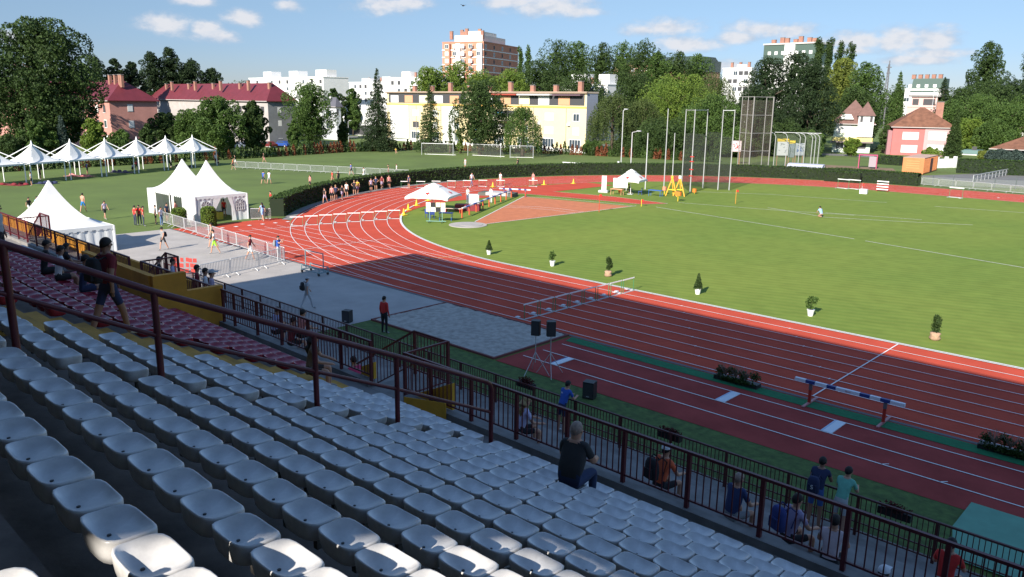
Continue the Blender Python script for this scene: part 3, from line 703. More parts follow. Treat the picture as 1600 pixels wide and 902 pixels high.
for i, (a, b_, c_, d_) in enumerate(((137, 273, BLU, 'blue'), (207, 267, NAVY, 'navy'), (214, 268, DKR, 'dark red'), (268, 262, BLK, 'black'), (337, 257, WHT, 'white'), (342, 257, PNK, 'pink'), (64, 281, NAVY, 'navy'))):
    gp('person in %s shirt under the canopies, %s from the left' % (d_, ORD[[2, 3, 4, 5, 6, 7, 1][i]]), a, b_, 30*i, pose='stand' if i % 2 == 0 else 'crouch', top=c_, bot=BLK, group='people under the canopies')
# stand
D = math.radians
xs = lambda k, j: 20.72-j*PX_
def sitter(label, x, k, face=0, **kw): return person(label, x, YR(k)+.02, ZR(k)+.03, D(face), pose='sit', **kw)
sitter('heavy-set grey-haired man in dark T-shirt sitting alone on the white seats', 29.1, 10, 14, top=(.04, .04, .042), bot=(.03, .05, .12), trousers=True, hair='grey', h=1.88, heavy=1.46, near=True)
person('man in maroon shirt and navy shorts walking down the mustard stairs', 21.12, -70.35, TR(5)+.14, D(15), pose='walk', top=DKR, bot=NAVY, h=1.86, near=True, shoe=WHT, skin=SKIND, heavy=1.08)
backpack('black backpack on the man walking down the mustard stairs', 21.12, -70.35, TR(5)+.14, D(15), BLK, up=1.32)
person('man in grey shirt standing among the far maroon seats', 10.1, -69.3, TR(6), D(-35), top=LGR, bot=BLK, trousers=True, h=1.80, near=True, skin=SKIND)
for lb, px, py, k, kw in (('person in black sitting on the maroon seats, left of the one in white', 66, 420, 7, dict(top=BLK, bot=BLK)), ('person in white shirt sitting on the far maroon seats', 88, 428, 7, dict(top=WHT, bot=BLK)), ('long-haired person in dark clothes sitting beside the one in white', 97, 410, 9, dict(top=BLK, bot=GRY, longhair=True)), ('person in dark blue bending on the maroon seats', 126, 445, 7, dict(top=NAVY, bot=NAVY))):
    P_ = onY(px, py, YR(k)); sitter(lb, P_[0], k, -10, skin=SKIND, **kw)
P_ = onY(481, 572, YR(10)); sitter('long-haired woman in beige top sitting at the end of the maroon seats', P_[0], 10, -40, top=(.16, .12, .09), bot=(.06, .05, .05), longhair=True, h=1.72, near=True)
def topat(px, py, H): return G(px, py, H)
for lb, px, py, H, face, kw in (('man in black shirt looking at the marquee from below the railing', 84, 349, 1.75, 60, dict(top=BLK, bot=KHK)), ('man in salmon shirt beside the marquee wall below the railing', 95, 351, 1.75, 60, dict(top=ORG, bot=LGR)),
        
):
    x, y = topat(px, py, H); pose = kw.pop('pose', 'stand'); person(lb, x, min(y, -55.85), .03, D(face), pose=pose, h=H+.03, **kw)
for lb, px, py, Y, kw in (('man in dark red shirt standing behind the mustard parapet, left of three', 306, 415, -63.5, dict(top=DKR, bot=BLK, skin=SKIND)), ('man in white shirt between two others behind the mustard parapet', 319, 420, -63.3, dict(top=WHT, bot=BLK, skin=SKIND)), ('man in lilac shirt and pale cap, right of three behind the parapet', 329, 423, -63.5, dict(top=LIL, bot=BLK, cap=LGR, heavy=1.15)), ('dark-haired person on the stair landing behind the mustard parapet', 247, 402, -63.0, dict(top=BLK, bot=BLK)), ('person in pale blue shirt on the stairs behind the mustard parapet', 268, 405, -62.9, dict(top=(.5, .5, .7), bot=BLK))):
    P_ = onY(px, py, Y); person(lb, P_[0], Y, P_[2]-1.78, D(-25), pose='stand', h=1.78, **kw); print(lb, P_)
x, y = G(880, 676); person('man in blue T-shirt leaning on the lower fence', x, -55.93, .03, D(-6), pose='lean', top=BLU, bot=NAVY, h=1.85, near=True, shoe=WHT)
person('person in mint T-shirt and white shorts leaning on the lower fence', 29.5, -55.93, .03, D(-4), pose='lean', top=MNT, bot=LGR, h=1.92, near=True)
person('person in navy vest and blue shorts leaning on the lower fence', 28.85, -55.9, .03, D(6), pose='lean', top=NAVY, bot=(.05, .12, .35), sleeveless=True, h=1.95, near=True, skin=SKIND)
backpack('dark backpack with a white symbol on the person leaning on the fence', 28.85, -56.07, .03, D(6), NAVY, up=1.38, dy=-.12)
def tier(lb, px, py, Y, face, z=3.13, **kw):
    P_ = onY(px, py, Y); H = kw.pop('h', 1.75); person(lb, P_[0], Y, P_[2]-.90*H/1.75-.02 if kw.get('pose', 'sit') == 'sit' else P_[2]-H, D(face), h=H, **dict({'pose': 'sit'}, **kw))
    return P_
tier('man in red jersey and white cap sitting below the railing', 1034, 699, -62.55, -10, top=ORG, bot=BLK, cap=WHT, near=True, h=1.8)
P_ = onY(1034, 699, -62.55); backpack('black backpack on the man in the white cap', P_[0], P_[1]-.02, P_[2]-.96, D(-10), BLK, up=.58)
tier('man in blue T-shirt with bald head sitting below the railing', 1147, 744, -62.55, -15, top=(.03, .05, .14), bot=GRY, hair='grey', near=True, heavy=1.15)
tier('person in lilac top wearing a blue backpack, sitting below the railing', 1237, 776, -62.55, -25, top=(.35, .3, .45), bot=BLK, near=True)
P_ = onY(1237, 776, -62.55); backpack('blue backpack on the person in lilac below the railing', P_[0], P_[1]-.02, P_[2]-.92, D(-25), (.03, .05, .2), up=.56)
tier('person in white and pink top sitting below the railing', 1303, 812, -62.55, 10, top=(.62, .5, .52), bot=BLK, near=True, sleeveless=True)
tier('person in red shirt sitting beside the mint court', 1484, 848, -61.0, 0, top=RED, bot=BLK, near=True)
tier('person in white cap at the bottom edge below the railing', 1377, 893, -62.4, 0, top=WHT, bot=BLK, cap=WHT)
tier('blond woman in lilac top sitting below the railing', 814, 622, -62.5, -30, top=(.5, .48, .68), bot=BLK, hair='blond', longhair=True, near=True)
tier('person in blue and white striped shirt behind the left railing', 427, 482, -62.4, 0, top=(.42, .44, .66), bot=BLK, hair='brown')
tier('person in salmon shirt behind the left railing', 467, 486, -62.4, 0, top=PNK, bot=BLK)
tier('person in dark red behind the left railing', 452, 498, -62.6, 0, top=DKR, bot=BLK)
tier('person in pink top on the lower stairs beside the gate', 557, 560, -63.2, 90, top=(.6, .06, .16), bot=BLK)
# clothes details: stripes, lettering marks
m_ = MB()
for i in range(5): m_.bb(-.13+.06*i, -.11+.06*i, -.128, -.118, .15, .58)
# ------------------------------------------------------------------ near props
def hurdle_proto(lb, grp, w=1.16, H=.84, green=False):
    t = thing('hurdle', lb, 'hurdle', (0, 0, 0), 0, grp)
    obj('crossbar', MB().bb(-.012, .012, -w/2, w/2, H-.07, H), white_m, t)
    for s in (-1, 1):
        u = MB().bb(-.015, .015, s*(w/2-.06)-.015, s*(w/2-.06)+.015, .03, H-.06); obj('upright', u, mat('hurdle_green', (.06, .22, .09), .5) if green else galv, t)
    bs = MB(); bs.bb(-.025, .025, -w/2+.03, w/2-.03, 0, .05)
    for s in (-1, 1): bs.bb(-.62, .02, s*(w/2-.06)-.02, s*(w/2-.06)+.02, 0, .04)
    obj('base', bs, mat('hurdle_base', (.48, .50, .52), .5), t)
    wt = MB(); wt.bb(-.62, -.42, -w/2+.02, -w/2+.22, .03, .075); obj('counterweight', wt, mat('weight_white', (.62, .64, .66), .5), t)
    return t
hp_ = hurdle_proto('silver hurdle, first from the infield edge in the shaded row', 'hurdles in the shaded row', H=.86, green=True)
hp_.location = (9.55, -R0-.62, .02)
for i in range(1, 8): copy_tree(hp_, (9.55-.02*i, -R0-.62-LW*i, .02), label='silver hurdle, %s from the infield edge in the shaded row' % ORD[i+1])
ang = math.atan2(-28.0, -23.35)
for i in range(8):
    a = ang-.0-.0065*i*0; r = R0+.62+LW*i; a = math.atan2(-28.02-i*1.325, -23.33-i*.31)
    # radial row measured from the lane-line crossings
    x, y = -23.33-.31*(i+.5), -28.02-1.315*(i+.5)
    copy_tree(hp_, (x, y, .03), math.atan2(y, x)+PI/2+.35-.35, 'white hurdle on the sunny curve, %s from the inner kerb' % ORD[i+1], group='hurdles on the sunny curve')
for i, px in enumerate((633, 657.5, 681.5, 705.5, 730, 754.5, 782, 833)):
    py = (294, 294, 293.5, 293, 292.5, 292, 292, 292)[i]
    x, y = G(px, py); copy_tree(hp_, (x, y, .03), math.radians(128), 'white hurdle by the far hedge, %s from the hedge corner' % ORD[i+1], group='hurdles by the far hedge')
for i, (px, py) in enumerate(((1317, 295), (1334, 296), (1493, 309.5))):
    x, y = G(px, py); copy_tree(hp_, (x, y, .03), PI/2-.12, ['white hurdle left of its pair on the back straight', 'white hurdle right of its pair on the back straight', 'lone white hurdle at the right of the back straight'][i], group='hurdles on the back straight', scale=(1, 1.5, 1.5))
t = thing('hurdle_stack', 'stack of white hurdles parked on the back straight', 'hurdle stack', (*G(1378, 300), .02), PI/2)
for i in range(4): obj('crossbar', MB().bb(-.04, .04, -.75, .75, .25+.35*i, .38+.35*i), white_m, t)
obj('upright', MB().bb(-.03, .03, -.7, -.66, 0, 1.45).bb(-.03, .03, .66, .7, 0, 1.45), redp, t)
def steeple(lb, loc, rz, leg=redp):
    t = thing('steeplechase_barrier', lb, 'barrier', loc, rz, 'steeplechase barriers')
    for i, (x0, x1, m) in enumerate(((0, .42, 0), (.42, .78, 1), (.78, 1.22, 0), (1.22, 1.56, 1), (1.56, 2.42, 0), (2.42, 2.78, 1), (2.78, 3.14, 0), (3.14, 3.48, 1), (3.48, 3.96, 0))):
        obj('beam', MB().bb(x0, x1, -.063, .063, .79, .915), blue_m if m else mat('beam_white', (.72, .76, .82), .45), t)
    for x in (.62, 3.32):
        u = MB().bb(x-.05, x+.05, -.04, .04, .04, .79); obj('upright', u, leg, t)
        obj('upright_sleeve', MB().bb(x-.056, x+.056, -.046, .046, .55, .785), mat('sleeve_grey', (.12, .12, .14), .5), t)
        obj('foot', MB().bb(x-.05, x+.05, -.6, .75, 0, .05), mat('foot_pink', (.45, .18, .18), .5), t)
    # small red lettering on the middle of the beam
    q = bpy.data.curves.new('lettering', 'FONT'); q.body = 'Sport'; q.size = .085; q.extrude = .001; q.align_x = 'CENTER'; q.shear = .2
    tmpo = bpy.data.objects.new('tmp', q); COL.objects.link(tmpo); mq = bpy.data.meshes.new_from_object(tmpo.evaluated_get(bpy.context.evaluated_depsgraph_get())); bpy.data.objects.remove(tmpo)
    w_ = bpy.data.objects.new('lettering', mq); COL.objects.link(w_); w_.parent = t; w_.location = (2.0, -.0665, .825); w_.rotation_euler = (PI/2, 0, 0); mq.materials.clear(); mq.materials.append(redp)
    return t
steeple('blue and white steeplechase beam over the green strip in the shade', (24.34, -47.12, .03), .01)
x, y = G(780, 306); x2, y2 = G(837, 309); steeple('blue and white steeplechase beam on the far sunny curve', (x, y, .03), math.atan2(y2-y, x2-x))
# hurdle trolley
t = thing('hurdle_trolley', 'tall wheeled trolley frame parked at the shade edge of the plaza', 'trolley', (*G(492, 428), .02), .05)
f = MB()
for x in (-.95, .95):
    for y in (-.35, .35): f.bar((x, y, .18), (x, y, .55), .05, .05)
    f.bar((x, 0, .25), (x, 0, 1.45), .05, .05)
f.bar((-.95, 0, 1.43), (.95, 0, 1.43), .05, .05); f.bar((-.95, .35, .5), (.95, .35, .5), .05, .05); f.bar((-.95, -.35, .5), (.95, -.35, .5), .05, .05); f.bar((-.95, -.35, .2), (.95, -.35, .2), .06, .06); f.bar((-.95, .35, .2), (.95, .35, .2), .06, .06)
for x in (-.95, .95): f.bar((x, -.4, .2), (x, .4, .2), .06, .06)
obj('frame', f, mat('trolley_teal', (.20, .30, .32), .5), t)
for x in (-.9, .9):
    for y in (-.35, .35): obj('wheel', MB().tube((x, y-.03, .1), (x, y+.03, .1), .1, n=12), black_m, t)
# speakers
for i, (px, py, dx, lb) in enumerate(((834, 598, 0, 'black loudspeaker on a tripod, left of the pair by the runway'), (846, 596, .1, 'black loudspeaker on a tripod, right of the pair by the runway'))):
    x, y = G(px+2, 585); x += i*.30; y += i*.12
    t = thing('speaker_stand', 'silver tripod under the %s black loudspeaker beside the sand pit' % ('left' if i == 0 else 'right'), 'tripod', (x, y, .02), i*.9, 'speaker tripods')
    obj('pole', MB().tube((0, 0, .5), (0, 0, 1.72), .018, n=8), galv, t)
    for a in (0, 2.1, 4.2): obj('leg', MB().tube((0, 0, .95), (.62*math.cos(a+.4), .62*math.sin(a+.4), .0), .014, n=6), galv, t)
    t = thing('loudspeaker', lb, 'loudspeaker', (x, y, 1.72), .5+i*.3, 'loudspeakers on tripods')
    c = MB(); r = []
    for z in (0, .62): r.append([(-.17, -.17, z), (.17, -.17, z), (.20, .02, z), (.12, .19, z), (-.12, .19, z), (-.20, .02, z)])
    c.loft(r, True, True); obj('cabinet', c, black_m, t); obj('grille', MB().bb(-.15, .15, -.178, -.172, .04, .58), mat('grille_grey', (.04, .04, .045), .6), t)
def floorbox(lb, px, py, rz, s=1.):
    t = thing('loudspeaker', lb, 'loudspeaker', (*G(px, py), .02), rz)
    obj('cabinet', MB().bb(-.22*s, .22*s, -.2*s, .2*s, .0, .66*s), black_m, t); obj('grille', MB().bb(-.2*s, .2*s, -.208*s, -.202*s, .04*s, .6*s), mat('grille_grey', (.04, .04, .045), .6), t); obj('handle', MB().bb(-.06, .06, -.216*s, -.209*s, .08, .11), galv, t)
floorbox('black floor loudspeaker on the grass beside the red runway', 921, 622, .3); floorbox('black box leaning at the corner of the plaza', 543, 504, .4, .95)
# flower boxes on the railing
def leafcloud(pts, ls, jit=1.0, flat=0.):
    """small quads at pts (N,3)"""
    n = len(pts); nr = RNG.normal(size=(n, 3)); nr[:, 2] *= (1-flat); nr /= np.linalg.norm(nr, axis=1)[:, None]
    t1 = np.cross(nr, RNG.normal(size=(n, 3))); t1 /= np.linalg.norm(t1, axis=1)[:, None]; t2 = np.cross(nr, t1)
    sz = ls*(.6+.8*RNG.rand(n))[:, None]
    a = pts-t1*sz*.5-t2*sz*.3; b_ = pts+t1*sz*.5-t2*sz*.3; c = pts+t1*sz*.15+t2*sz*.55
    v = np.stack([a, b_, c], 1).reshape(-1, 3); f = np.arange(3*n).reshape(-1, 3); return v, f
def leaf_obj(name, pts, ls, m, parent, flat=0.):
    v, f = leafcloud(np.array(pts, float), ls, flat=flat)
    me = bpy.data.meshes.new(name); nf = len(f); me.vertices.add(len(v)); me.vertices.foreach_set('co', v.ravel()); me.loops.add(nf*3); me.loops.foreach_set('vertex_index', f.ravel().astype(np.int32)); me.polygons.add(nf); me.polygons.foreach_set('loop_start', np.arange(0, nf*3, 3, dtype=np.int32)); me.polygons.foreach_set('loop_total', np.full(nf, 3, dtype=np.int32)); me.update(calc_edges=True); me.materials.append(m)
    o = bpy.data.objects.new(name, me); COL.objects.link(o)
    if parent: o.parent = parent
    return o
def ellpts(n, c, r, shell=.55):
    d = RNG.normal(size=(n, 3)); d /= np.linalg.norm(d, axis=1)[:, None]; q = (shell+(1-shell)*RNG.rand(n))[:, None]
    return np.array(c)+d*q*np.array(r)
lf_dark = leafmat('leaf_dark', (0.024, 0.049, 0.015), (0.067, 0.110, 0.027)); lf_mid = leafmat('leaf_mid', (0.037, 0.079, 0.018), (0.104, 0.171, 0.037)); lf_bright = leafmat('leaf_bright', (0.061, 0.122, 0.018), (0.195, 0.268, 0.043))
lf_pine = leafmat('leaf_pine', (.016, .034, .014), (.045, .075, .026)); lf_willow = leafmat('leaf_willow', (.035, .065, .016), (.115, .150, .045)); lf_yel = leafmat('leaf_yellowgreen', (.08, .12, .02), (.22, .25, .05)); lf_blue = leafmat('leaf_bluegreen', (.03, .05, .04), (.08, .12, .10)); lf_brown = leafmat('leaf_brown', (.13, .045, .02), (.30, .11, .05)); lf_hedge = leafmat('leaf_hedge', (.018, .040, .010), (.060, .105, .022), 1.5)
for i, (px, py, lb) in enumerate(((1045, 675, 'box of dark red flowers hanging on the lower fence behind the white cap'), (1398, 795, 'box of dark red flowers hanging on the lower fence before the mint court'), (820, 596, 'box of dark red flowers hanging on the lower fence by the speaker tripods'))):
    P_ = onY(px, py, -55.4); t = thing('flower_box', lb, 'flower box', (P_[0], -55.33, P_[2]-.25), 0, 'flower boxes on the fence')
    obj('box', MB().bb(-.4, .4, -.1, .1, 0, .2), black_m, t); leaf_obj('flowers', ellpts(260, (0, 0, .25), (.42, .16, .14), .2), .07, leafmat('leaf_flower', (.02, .03, .012), (.20, .012, .03)), t)
# potted plants on the infield edge
pots = [(764, 398, 376, 'cone', 'w'), (863, 416, 394, 'loose', 'w'), (950, 432, 401, 'bush', 's'), (1090, 460, 428, 'cone', 'w'), (1266, 494, 465, 'loose', 'w'), (1460, 531, 493, 'bush', 's')]
for i, (px, py, ty, kind, pot) in enumerate(pots):
    x, y = G(px, py); H = hgt(x, y, ty)
    t = thing('potted_plant', ['small conical conifer in a white pot, leftmost of the lawn edge', 'loose leafy shrub in a white pot left of the bushy sack plant', 'bushy conifer in a brown sack behind the shaded hurdles', 'conical conifer in a white pot beside the sunny lane, fourth from the left', 'loose leafy shrub in a white pot, fifth from the left', 'bushy conifer in a brown sack, rightmost of the lawn edge'][i], 'potted plant', (x, y, .01), 0, 'plants along the lawn edge')
    if pot == 'w': obj('pot', MB().lathe((0, 0, 0), [(.13, 0), (.19, .33), (.205, .33), (.205, .36), (.17, .36)], 20), white_m, t, smooth=40)
    else:
        rings = [[((rr+.02*math.sin(5*a+z*20))*math.cos(a), (rr+.02*math.cos(4*a))*math.sin(a), z) for a in [2*PI*q/18 for q in range(18)]] for rr, z in ((.22, 0), (.26, .1), (.21, .22), (.25, .33), (.15, .38))]
        obj('sack', MB().loft(rings, True, True), mat('sack', (.42, .27, .18), .9, noise=.3, scale=9), t, smooth=True)
    obj('stem', MB().tube((0, 0, .3), (0, 0, H*.7), .015, n=6), bark, t)
    if kind == 'cone': z = RNG.rand(1500)**1.3; a = RNG.rand(1500)*6.28; r = (.26*(1-z)+.03)*np.sqrt(RNG.rand(1500)); P3 = np.stack([r*np.cos(a), r*np.sin(a), .36+z*(H-.36)], 1); leaf_obj('foliage', P3, .07, lf_dark, t)
    elif kind == 'bush':
        P3 = np.concatenate([ellpts(180, (RNG.uniform(-.13, .13), RNG.uniform(-.13, .13), .36+(H-.36)*u), (.17, .17, .2), .1) for u in np.linspace(.2, .85, 9)]); leaf_obj('foliage', P3, .07, lf_dark, t)
    else: P3 = np.concatenate([ellpts(70, (RNG.uniform(-.2, .2), RNG.uniform(-.2, .2), .36+(H-.36)*RNG.uniform(.2, .95)), (.18, .18, .14), .1) for u in range(10)]); leaf_obj('foliage', P3, .085, lf_mid, t)
def flowerbed(lb, x, y, grp='planted groups on the green strip'):
    t = thing('planter_group', lb, 'planting', (x, y, .035), 0, grp)
    obj('trough', MB().bb(-.95, .95, -.2, .2, 0, .16), black_m, t)
    for i in range(4): dx = -.75+.5*i; leaf_obj('shrub', np.concatenate([ellpts(330, (dx, RNG.uniform(-.05, .05), .34+.08*(i % 2)), (.25, .24, .24), .2)]), .06, lf_dark, t)
    for i in range(3):
        g = MB(); dx = -.5+.45*i
        for q in range(60):
            a = RNG.rand()*6.28; l = .3+.3*RNG.rand(); g.bar((dx, -.05, .2), (dx+math.cos(a)*l*.5, -.05+math.sin(a)*l*.5, .2+l*.8), .012, .004)
        obj('grass_tuft', g, mat('tuft', (.20, .17, .13), .9), t)
    leaf_obj('edging', ellpts(900, (0, -.2, .16), (.95, .12, .12), .2), .07, lf_hedge, t)
flowerbed('dark shrubs and dry grasses on the green strip left of the striped beam', 21.9, -47.0); flowerbed('dark shrubs and grasses on the green strip at the right edge', 31.6, -46.85)

def mark(parent, text, size, loc, m=None, rz=0.):
    q = bpy.data.curves.new('m', 'FONT'); q.body = text; q.size = size; q.extrude = .002; q.align_x = 'CENTER'; q.align_y = 'CENTER'
    a = bpy.data.objects.new('m', q); COL.objects.link(a); me = bpy.data.meshes.new_from_object(a.evaluated_get(bpy.context.evaluated_depsgraph_get())); bpy.data.objects.remove(a); me.materials.clear(); me.materials.append(m or white_m)
    o = bpy.data.objects.new('printed_mark', me); COL.objects.link(o); o.parent = parent; o.location = loc; o.rotation_euler = (PI/2, 0, rz); return o
for o_ in list(SC.objects):
    lb = o_.get('label') or ''
    if o_.parent is None and lb.startswith('dark backpack with a white symbol'): mark(o_, 'S', .16, (0, -.305, 1.34))
    if lb.startswith('man in blue T-shirt leaning'): mark(o_, 'ss', .10, (-.02, .02, 1.38)).rotation_euler = (PI/2-.35, 0, .3)
t = thing('bird', 'tiny dark bird flying high over the tower', 'bird', tuple(CC+70*ray(724, 9))); b = MB(); b.ell((0, 0, 0), (.16, .06, .06), 8, 6)
obj('body', b, black_m, t, smooth=True)
for s_ in (-1, 1): obj('wing', MB().wallpoly([(.06, 0, 0), (-.08, 0, 0), (-.06, s_*.3, .08), (.0, s_*.34, .08)], .01, (0, 0, 1)), black_m, t)
# ------------------------------------------------------------------ umbrellas, tables, cones
def umbrella(lb, px, py, topy, halfw_px, rz):
    x, y = G(px, py); H = hgt(x, y, topy); w = halfw_px/ppm(x, y)
    t = thing('parasol', lb, 'parasol', (x, y, .02), rz)
    obj('pole', MB().tube((0, 0, 0), (0, 0, H), .035, n=10), white_m, t); obj('foot_plate', MB().bb(-.35, .35, -.35, .35, 0, .06), galv, t)
    b = MB(); s = w/1.25; e = H*.60
    def sq(h, z): return [(h*math.copysign(min(1, abs(math.cos(a))*1.42), math.cos(a)), h*math.copysign(min(1, abs(math.sin(a))*1.42), math.sin(a)), z-.06*s*(abs(math.cos(2*a)) < .3)) for a in [2*PI*i/24 for i in range(24)]]
    b.loft([sq(s, e-.22), sq(s, e), sq(s*.62, e+(H-e)*.38), sq(s*.26, e+(H-e)*.74)]); b.loft([sq(s*.33, e+(H-e)*.72), sq(s*.16, e+(H-e)*.88), sq(.02, H)], False, True)
    obj('canopy', b, tentw, t, smooth=35)
    for a in (-PI/2, 0):
        st = MB(); pts = []
        for i in range(10): r = .32 if i % 2 == 0 else .13; pts.append((r*math.cos(i*PI/5), r*math.sin(i*PI/5)))
        c_, s_ = math.cos(a), math.sin(a); sl = ((H-e)*.38)/(s*.38)
        st.wallpoly([((s*.80-p[1]*.8)*c_-p[0]*s_, (s*.80-p[1]*.8)*s_+p[0]*c_, e+(s*.2+p[1]*.8)*sl+.02) for p in pts], .015, (0, 0, 1))
        obj('red_star', st, redp, t)
umbrella('white square parasol with red stars beside the panel board', 678, 331, 286, 43, .5)
umbrella('white square parasol with a red star beside the hammer cage', 985, 304, 264.5, 25, .25)
t = thing('score_board', 'white, yellow and black panel board on a wheeled stand by the curve', 'panel board', (*G(681, 348), .02), math.radians(40))
cols = [(0, 0, 0), (1, 1, 1), (2, .9, .6)]
pm = [mat('panel_white', (.78, .78, .76), .5), black_m, mat('panel_cream', (.8, .75, .5), .5)]
pat = [[0, 1, 2, 2], [0, 1, 0, 2], [2, 0, 2, 0]]; pat = [[0, 1, 2, 2], [2, 0, 1, 0], [0, 0, 0, 2]]
for r in range(2):
    for c in range(4): obj('panel', MB().bb(-.9+.46*c, -.9+.46*c+.42, -.03, .03, 1.0+.44*(1-r), 1.0+.44*(1-r)+.41), pm[pat[r][c]], t)
f = MB(); f.bar((-.6, 0, .1), (-.6, 0, 1.85), .04, .04); f.bar((.6, 0, .1), (.6, 0, 1.85), .04, .04); f.bar((-.9, 0, .12), (.95, 0, .12), .05, .05); f.bar((-.6, -.5, .1), (-.6, .5, .1), .05, .05); f.bar((.6, -.5, .1), (.6, .5, .1), .05, .05); obj('stand', f, mat('stand_green', (.2, .4, .35), .5), t)
for x in (-.6, .6): obj('wheel', MB().tube((x-.02, -.5, .08), (x+.02, -.5, .08), .08, n=10), black_m, t)
def table(lb, px, py, rz, m, w=1.3, grp=None):
    t = thing('table', lb, 'table', (*G(px, py), .02), rz, grp)
    obj('table_top', MB().bb(-w/2, w/2, -.35, .35, .70, .75), m, t)
    for sx in (-1, 1):
        for sy in (-1, 1): obj('leg', MB().bb(sx*(w/2-.08)-.02, sx*(w/2-.08)+.02, sy*.28-.02, sy*.28+.02, 0, .7), m, t)
    return t
bl = mat('blue_table', (.03, .12, .45), .5)
table('blue folding table beside the panel board', 697, 345, .6, bl); table('blue table between the far parasol and the orange stands', 1024, 307, .1, bl, 1.7)
table('orange table beside the rolled banner', 964, 305, .1, mat('table_orange', (.7, .35, .2), .6), 1.6)
def chair(lb, px, py, rz, m, grp):
    t = thing('chair', lb, 'chair', (*G(px, py), .02), rz, grp)
    obj('seat', MB().bb(-.22, .22, -.22, .22, .42, .46), m, t); obj('backrest', MB().bb(-.22, .22, -.24, -.2, .46, .88), m, t)
    for sx in (-.19, .19):
        for sy in (-.19, .19): obj('leg', MB().bb(sx-.015, sx+.015, sy-.015, sy+.015, 0, .42), m, t)
for i, (px, py, lb) in enumerate(((669, 341, 'navy folding chair, left of the pair behind the panel board'), (675, 342.5, 'navy folding chair, right of the pair behind the panel board'), (1000, 305, 'blue and purple chair under the far parasol'))): chair(lb, px, py, i, mat('chair_navy', (.03, .06, .25), .6), 'folding chairs at the officials tables')
t = thing('bench', 'long wooden bench with white top behind the blue table', 'bench', (*G(708, 333), .02), .5); obj('seat', MB().bb(-.9, .9, -.15, .15, .42, .47), mat('bench_pale', (.65, .5, .4), .6), t); obj('leg', MB().bb(-.8, -.72, -.14, .14, 0, .42), redp, t); obj('leg', MB().bb(.72, .8, -.14, .14, 0, .42), redp, t)
t = thing('equipment_cabinet', 'white and grey equipment box standing by the blue tape', 'box', (*G(741, 322), .02), .75)
obj('cabinet', MB().bb(-.55, .45, -.35, .35, .05, 1.25), mat('box_white', (.7, .7, .7), .5), t); obj('side_door', MB().bb(.46, .53, -.35, .35, .05, 1.2), galv, t)
for i in range(4): obj('vent_bar', MB().bb(-.45+.22*i, -.40+.22*i, -.37, -.355, .2, 1.1), galv, t)
t = thing('landing_mat', 'dark red folded landing mat behind the blue tape', 'mat', (*G(731, 329), .02), .7); obj('mat_body', MB().bb(-1.3, 1.3, -.6, .6, .0, .62), mat('mat_red', (.20, .02, .03), .7), t); obj('strap', MB().bb(-.1, .0, -.61, .61, .1, .63), black_m, t)
t = thing('landing_mat', 'low dark landing mat lying on the grass by the apron', 'mat', (*G(778, 306), .02), .4); obj('mat_body', MB().bb(-2.2, 2.2, -1., 1., 0, .4), mat('mat_grey', (.10, .11, .09), .8), t); obj('cover', MB().bb(-1.2, 1.6, -1.02, 1.02, .1, .45), mat('cover_grey', (.45, .43, .42), .8), t)
# tape barrier
a0 = Vector(G(722, 341)); a1 = Vector(G(799, 309)); n = 8
t = thing('tape_barrier', 'blue and white tape strung between short red posts along the clay sector', 'tape barrier', (a0.x, a0.y, .02))
for i in range(n+1):
    p = a0.lerp(a1, i/n)-a0; obj('post', MB().bb(p.x-.05, p.x+.05, p.y-.05, p.y+.05, 0, .95), mat('post_red', (.62, .12, .05), .5), t)
for i in range(n*2):
    p = a0.lerp(a1, i/(2*n))-a0; q = a0.lerp(a1, (i+1)/(2*n))-a0; obj('tape_length', MB().bar((p.x, p.y, .92), (q.x, q.y, .92), .16, .12), bl if i % 2 else white_m, t)
cone_me = MB().lathe((0, 0, 0), [(.18, .03), (.16, .04), (.12, .05), (.03, .5), (.02, .5)], 14).mesh('cone_body', yel_m, 40); cb_me = MB().bb(-.22, .22, -.22, .22, 0, .035).mesh('base', yel_m)
CN = [(631, 337), (638, 329), (651, 322), (669, 314.5), (694, 308.5), (770, 293), (850, 289.5), (896, 287.5)]
for i, (px, py) in enumerate(CN):
    t = thing('traffic_cone', 'yellow cone beside the curve, %s in the string from the near end' % ORD[i+1], 'cone', (*G(px, py), .05), 0, 'yellow cones along the inner lane'); t.scale = (1.25, 1.25, 1.3)
    for nm, me in (('cone_body', cone_me), ('base', cb_me)):
        c = bpy.data.objects.new(nm, me); COL.objects.link(c); c.parent = t
# orange A-frame markers
for i, (px, py, lb) in enumerate(((1049, 307, 'tall orange folding stand, left of the pair by the cage'), (1061, 307, 'tall orange folding stand with white top, right of the pair by the cage'))):
    t = thing('wind_stand', lb, 'folding stand', (*G(px, py), .02), .2, 'orange folding stands')
    for a, b_ in (((-.75, 0, 0), (0, 0, 2.2)), ((.7, 0, 0), (.05, 0, 2.2)), ((0, .7, 0), (0, 0, 2.1))): obj('leg', MB().bar(a, b_, .12, .12), mat('amber_paint', (.78, .38, .04), .5), t)
    obj('brace', MB().bb(-.5, .5, -.04, .04, .75, .85), yel_m, t); obj('head', MB().bb(-.15, .15, -.1, .1, 2.15, 2.5), white_m if i else mat('amber_paint', (.7, .3, .03), .5), t)
for i, (px, py, h, m, lb) in enumerate(((1059, 315, 1.1, orange_m, 'orange round distance marker on a yellow peg'), (969, 304, .5, orange_m, 'low orange marker beside the orange table'), (1038, 304, .9, mat('marker_coral', (.75, .25, .15), .6), 'coral marker block at the foot of the cage pole'), (1085, 303, .5, orange_m, 'small orange marker right of the cage front'))):
    t = thing('distance_marker', lb, 'marker', (*G(px, py), .02)); obj('peg', MB().tube((0, 0, 0), (0, 0, h), .04, n=6), yel_m, t); obj('disc', MB().box((0, 0, h*.8), (.7 if i == 0 else .4, .3, .45)), m, t)
